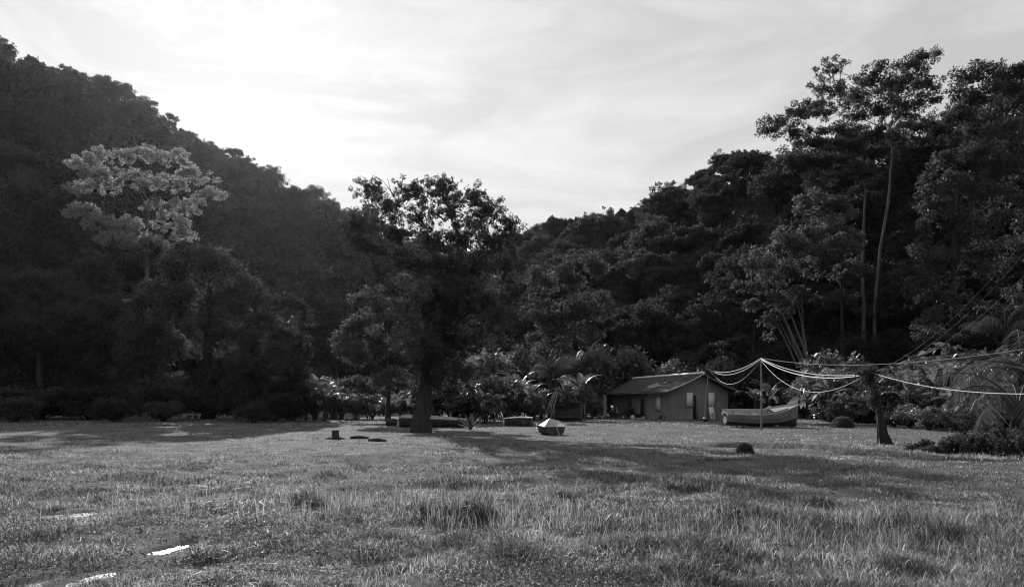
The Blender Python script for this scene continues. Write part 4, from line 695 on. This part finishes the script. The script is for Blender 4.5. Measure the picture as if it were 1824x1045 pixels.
for sg, dz, r in ((.55, 0, .02), (.75, -.05, .02)): cable(apex, ptop + (0, 0, dz), sg, r, M['cable'], LB1, group='cables from gable to pole')
cable(apex + (0, 0, .1), ptop + (0, 0, -.1), 1.55, .014, M['cable'], 'lowest loose cable hanging between the house gable and the cable pole', group=None)
for sg, dz, r in ((.42, 0, .017), (.55, -.04, .024)): cable(ptop + (0, 0, dz), vt + (0, 0, dz), sg, r, M['cable'], LB2, group='cables from pole to stump')
cable(ptop + (0, 0, -.1), vt + (0, 0, -.1), 1.35, .013, M['cable'], 'lowest loose cable hanging between the cable pole and the vine stump', group=None)
cable(ptop + (0, 0, .02), at(1850, 618, 30), .55, .012, M['wire'], 'single thin wire running high from the cable pole to the right edge', group=None)
cable(vt2, at(1900, 700, 24), .33, .014, M['cable'], 'pale cable sagging from the vine stump towards the right edge', group=None)
for i, (px, py) in enumerate([(1850, 395), (1858, 410), (1905, 405)]): cable(vt2, at(px, py, 26), .75 + .1 * i, .004, M['wire'], 'thin wire rising steeply from the vine stump to the upper right', group='wires rising to the right')

# ------------------------------------------------------------------ puddles
for i, (a, b_, w_, l_) in enumerate(PUD):
    mb = MB(); an = np.linspace(0, 2 * np.pi, 72, endpoint=False); rr = 1.25; z = float(np.mean(ground_z(a + .3 * w_ * np.cos(an), b_ + .3 * max(l_, .32) * np.sin(an)))) + .004
    rng = R(40 + i); k1, k2 = rng.uniform(0, 6, 2); s = rr * (1 + .12 * np.sin(3 * an + k1) + .06 * np.sin(5 * an + k2))
    V = np.stack([w_ * s * np.cos(an), max(l_, .32) * s * np.sin(an), 0 * an], 1); mb.add(np.vstack([V, [[0, 0, 0]]]), [(j, (j + 1) % 72, 72) for j in range(72)])
    tag(mb.build('puddle', M['water'], None, False, (a, b_, z)), 'shallow puddle shining in the short grass at the lower left', 'puddle', 'puddles in the grass', 'structure')

# ------------------------------------------------------------------ grass
def tall_map(x, y):
    """blade height in metres: short turf, rough tufts and a few stands of tall grass"""
    n1_, n2_ = vnoise(x, y, 1.3, 21), vnoise(x, y, .45, 22)
    h = .045 + .10 * sstep(.5, .9, n1_) + .06 * n2_
    h = h + .15 * sstep(.66, .9, vnoise(x, y, .8, 26)) * sstep(.35, .6, vnoise(x, y, 3.5, 27)) + .09 * sstep(.6, .85, vnoise(x, y, 1.9, 28)) * sstep(.5, .7, n2_)
    h = h + .48 * np.clip(gauss(x, y, -3.2, 14.8, 2.4, 1.7) + .7 * gauss(x, y, -.2, 13.4, 1.3, 1.3), 0, 1) * sstep(.25, .7, vnoise(x, y, .55, 23))
    h = h + .36 * gauss(x, y, 5.0, 12.1, 2.3, .9) * sstep(.15, .6, vnoise(x, y, .5, 24)) + .08 * sstep(-.5, 3, x) * sstep(16, 11, y)
    h = h + .22 * sstep(8.5, 10, x) * np.exp(-((ditch_d(x, y) - 1.0) / .8) ** 2) * sstep(.2, .7, vnoise(x, y, .6, 25))
    return h * .8 * (1 - .35 * sstep(17, 30, y)) * (1 - .8 * np.maximum(pud_mask(x, y, 2.2), pud_mask(x, y + .5, 1.6)))
def blades(mb, rng, n_, y0, y1, width, hs, pw=1.0, seg=2, keep=1.0, stalk=False):
    y = 1 / rng.uniform((1 / y1) ** pw, (1 / y0) ** pw, n_) ** (1 / pw); x = rng.uniform(-1, 1, n_) * (.66 * y + .8)
    cl = vnoise(x, y, .33, 30) * .6 + vnoise(x, y, 1.1, 31) * .4
    ok = (rng.random(n_) < sstep(.27, .55, cl) * keep + .10) & (rng.random(n_) > pud_mask(x, y, 1.0) * .55)
    if stalk: ok &= rng.random(n_) < np.clip(gauss(x, y, -3.0, 14.9, 2.8, 1.5) + .6 * gauss(x, y, 5.2, 11.6, 2.0, .9) + .5 * gauss(x, y, .4, 12.6, 1.6, 1.0), 0, 1) * sstep(.35, .7, vnoise(x, y, .4, 40))
    x, y = x[ok], y[ok]; n_ = len(x); h = tall_map(x, y) * hs * rng.uniform(.45, 1.25, n_)
    if stalk: h = rng.uniform(.2, .48, n_)
    z = ground_z(x, y) - .01; a = rng.uniform(0, 6.28, n_); w = width * rng.uniform(.6, 1.3, n_) * (y / y0) ** .5
    b_ = np.stack([x, y, z], 1); sd = np.stack([np.cos(a), np.sin(a), 0 * a], 1) * (w / 2)[:, None]; l2 = rng.uniform(0, 6.28, n_); ln = rng.uniform(.2, 1.5, n_)[:, None] * (.35 if stalk else 1)
    ld = np.stack([np.cos(l2), np.sin(l2), 0 * l2], 1) * ln * h[:, None]; up = np.array((0, 0, 1.0)) * h[:, None]
    if seg == 2:
        m_ = b_ + up * .6 + ld * .35; t_ = b_ + up * (1 - .35 * ln) + ld
        V = np.stack([b_ - sd, b_ + sd, m_ + sd * .75, m_ - sd * .75, t_], 1).reshape(-1, 3); o = np.arange(n_)[:, None] * 5
        k = mb.n; mb.add(V, o + np.array([[0, 1, 2, 3]])); mb.f[3].append(o + k + np.array([[3, 2, 4]]))
    else:
        t_ = b_ + up + ld * .6; mb.add(np.stack([b_ - sd, b_ + sd, t_], 1).reshape(-1, 3), np.arange(n_ * 3).reshape(-1, 3))
mb = MB(); rng = R(700)
blades(mb, rng, 165000, 7.2, 13, .0075, 1.1, 1.0)
blades(mb, rng, 180000, 13, 26, .012, 1.1, 1.0)
blades(mb, rng, 240000, 26, 62, .026, 1.0, 1.0, 1)
blades(mb, rng, 80000, 62, 112, .08, 1.3, 1.0, 1)
tag(mb.build('grass', M['grass']), 'rough tufted pasture grass covering the whole foreground', 'grass', kind='stuff')
mb = MB(); blades(mb, rng, 80000, 9, 20, .007, 1, 1.0, stalk=True)
tag(mb.build('tall_grass', M['straw']), 'taller pale stalks standing in patches across the middle of the foreground', 'grass', kind='stuff')
n_ = 60000; y = 1 / rng.uniform(1 / 30, 1 / 7.2, n_); x = rng.uniform(-1, 1, n_) * (.66 * y + .8); ok = (vnoise(x, y, .8, 33) > .35) & (pud_mask(x, y) < .6); x, y = x[ok], y[ok]; n_ = len(x)
mb = MB(); c = np.stack([x, y, ground_z(x, y) + rng.uniform(.01, .09, n_)], 1); s = rng.uniform(.02, .045, n_) * (y / 8) ** .35
mb.leaves(c, rng.normal(size=(n_, 3)) * (1, 1, .4), np.array((0, 0, 1.0)) + rng.normal(size=(n_, 3)) * .45, s, s * .7)
tag(mb.build('low_weeds', M['clover']), 'small leaved weeds mixed into the pasture grass', 'weeds', kind='stuff')

# ------------------------------------------------------------------ haze
mb = MB(); mb.box((0, 230, 88.5), (1290, 800, 181)); hz = mb.build('haze', None); tag(hz, 'thin sunlit haze filling the valley', 'haze', kind='stuff')
m, n, l = new_mat('haze'); out = n('ShaderNodeOutputMaterial'); pv = n('ShaderNodeVolumePrincipled'); pv.inputs['Color'].default_value = g3(.5); pv.inputs['Density'].default_value = .000035; pv.inputs['Anisotropy'].default_value = .78
l(pv.outputs[0], out.inputs['Volume']); hz.data.materials.append(m)
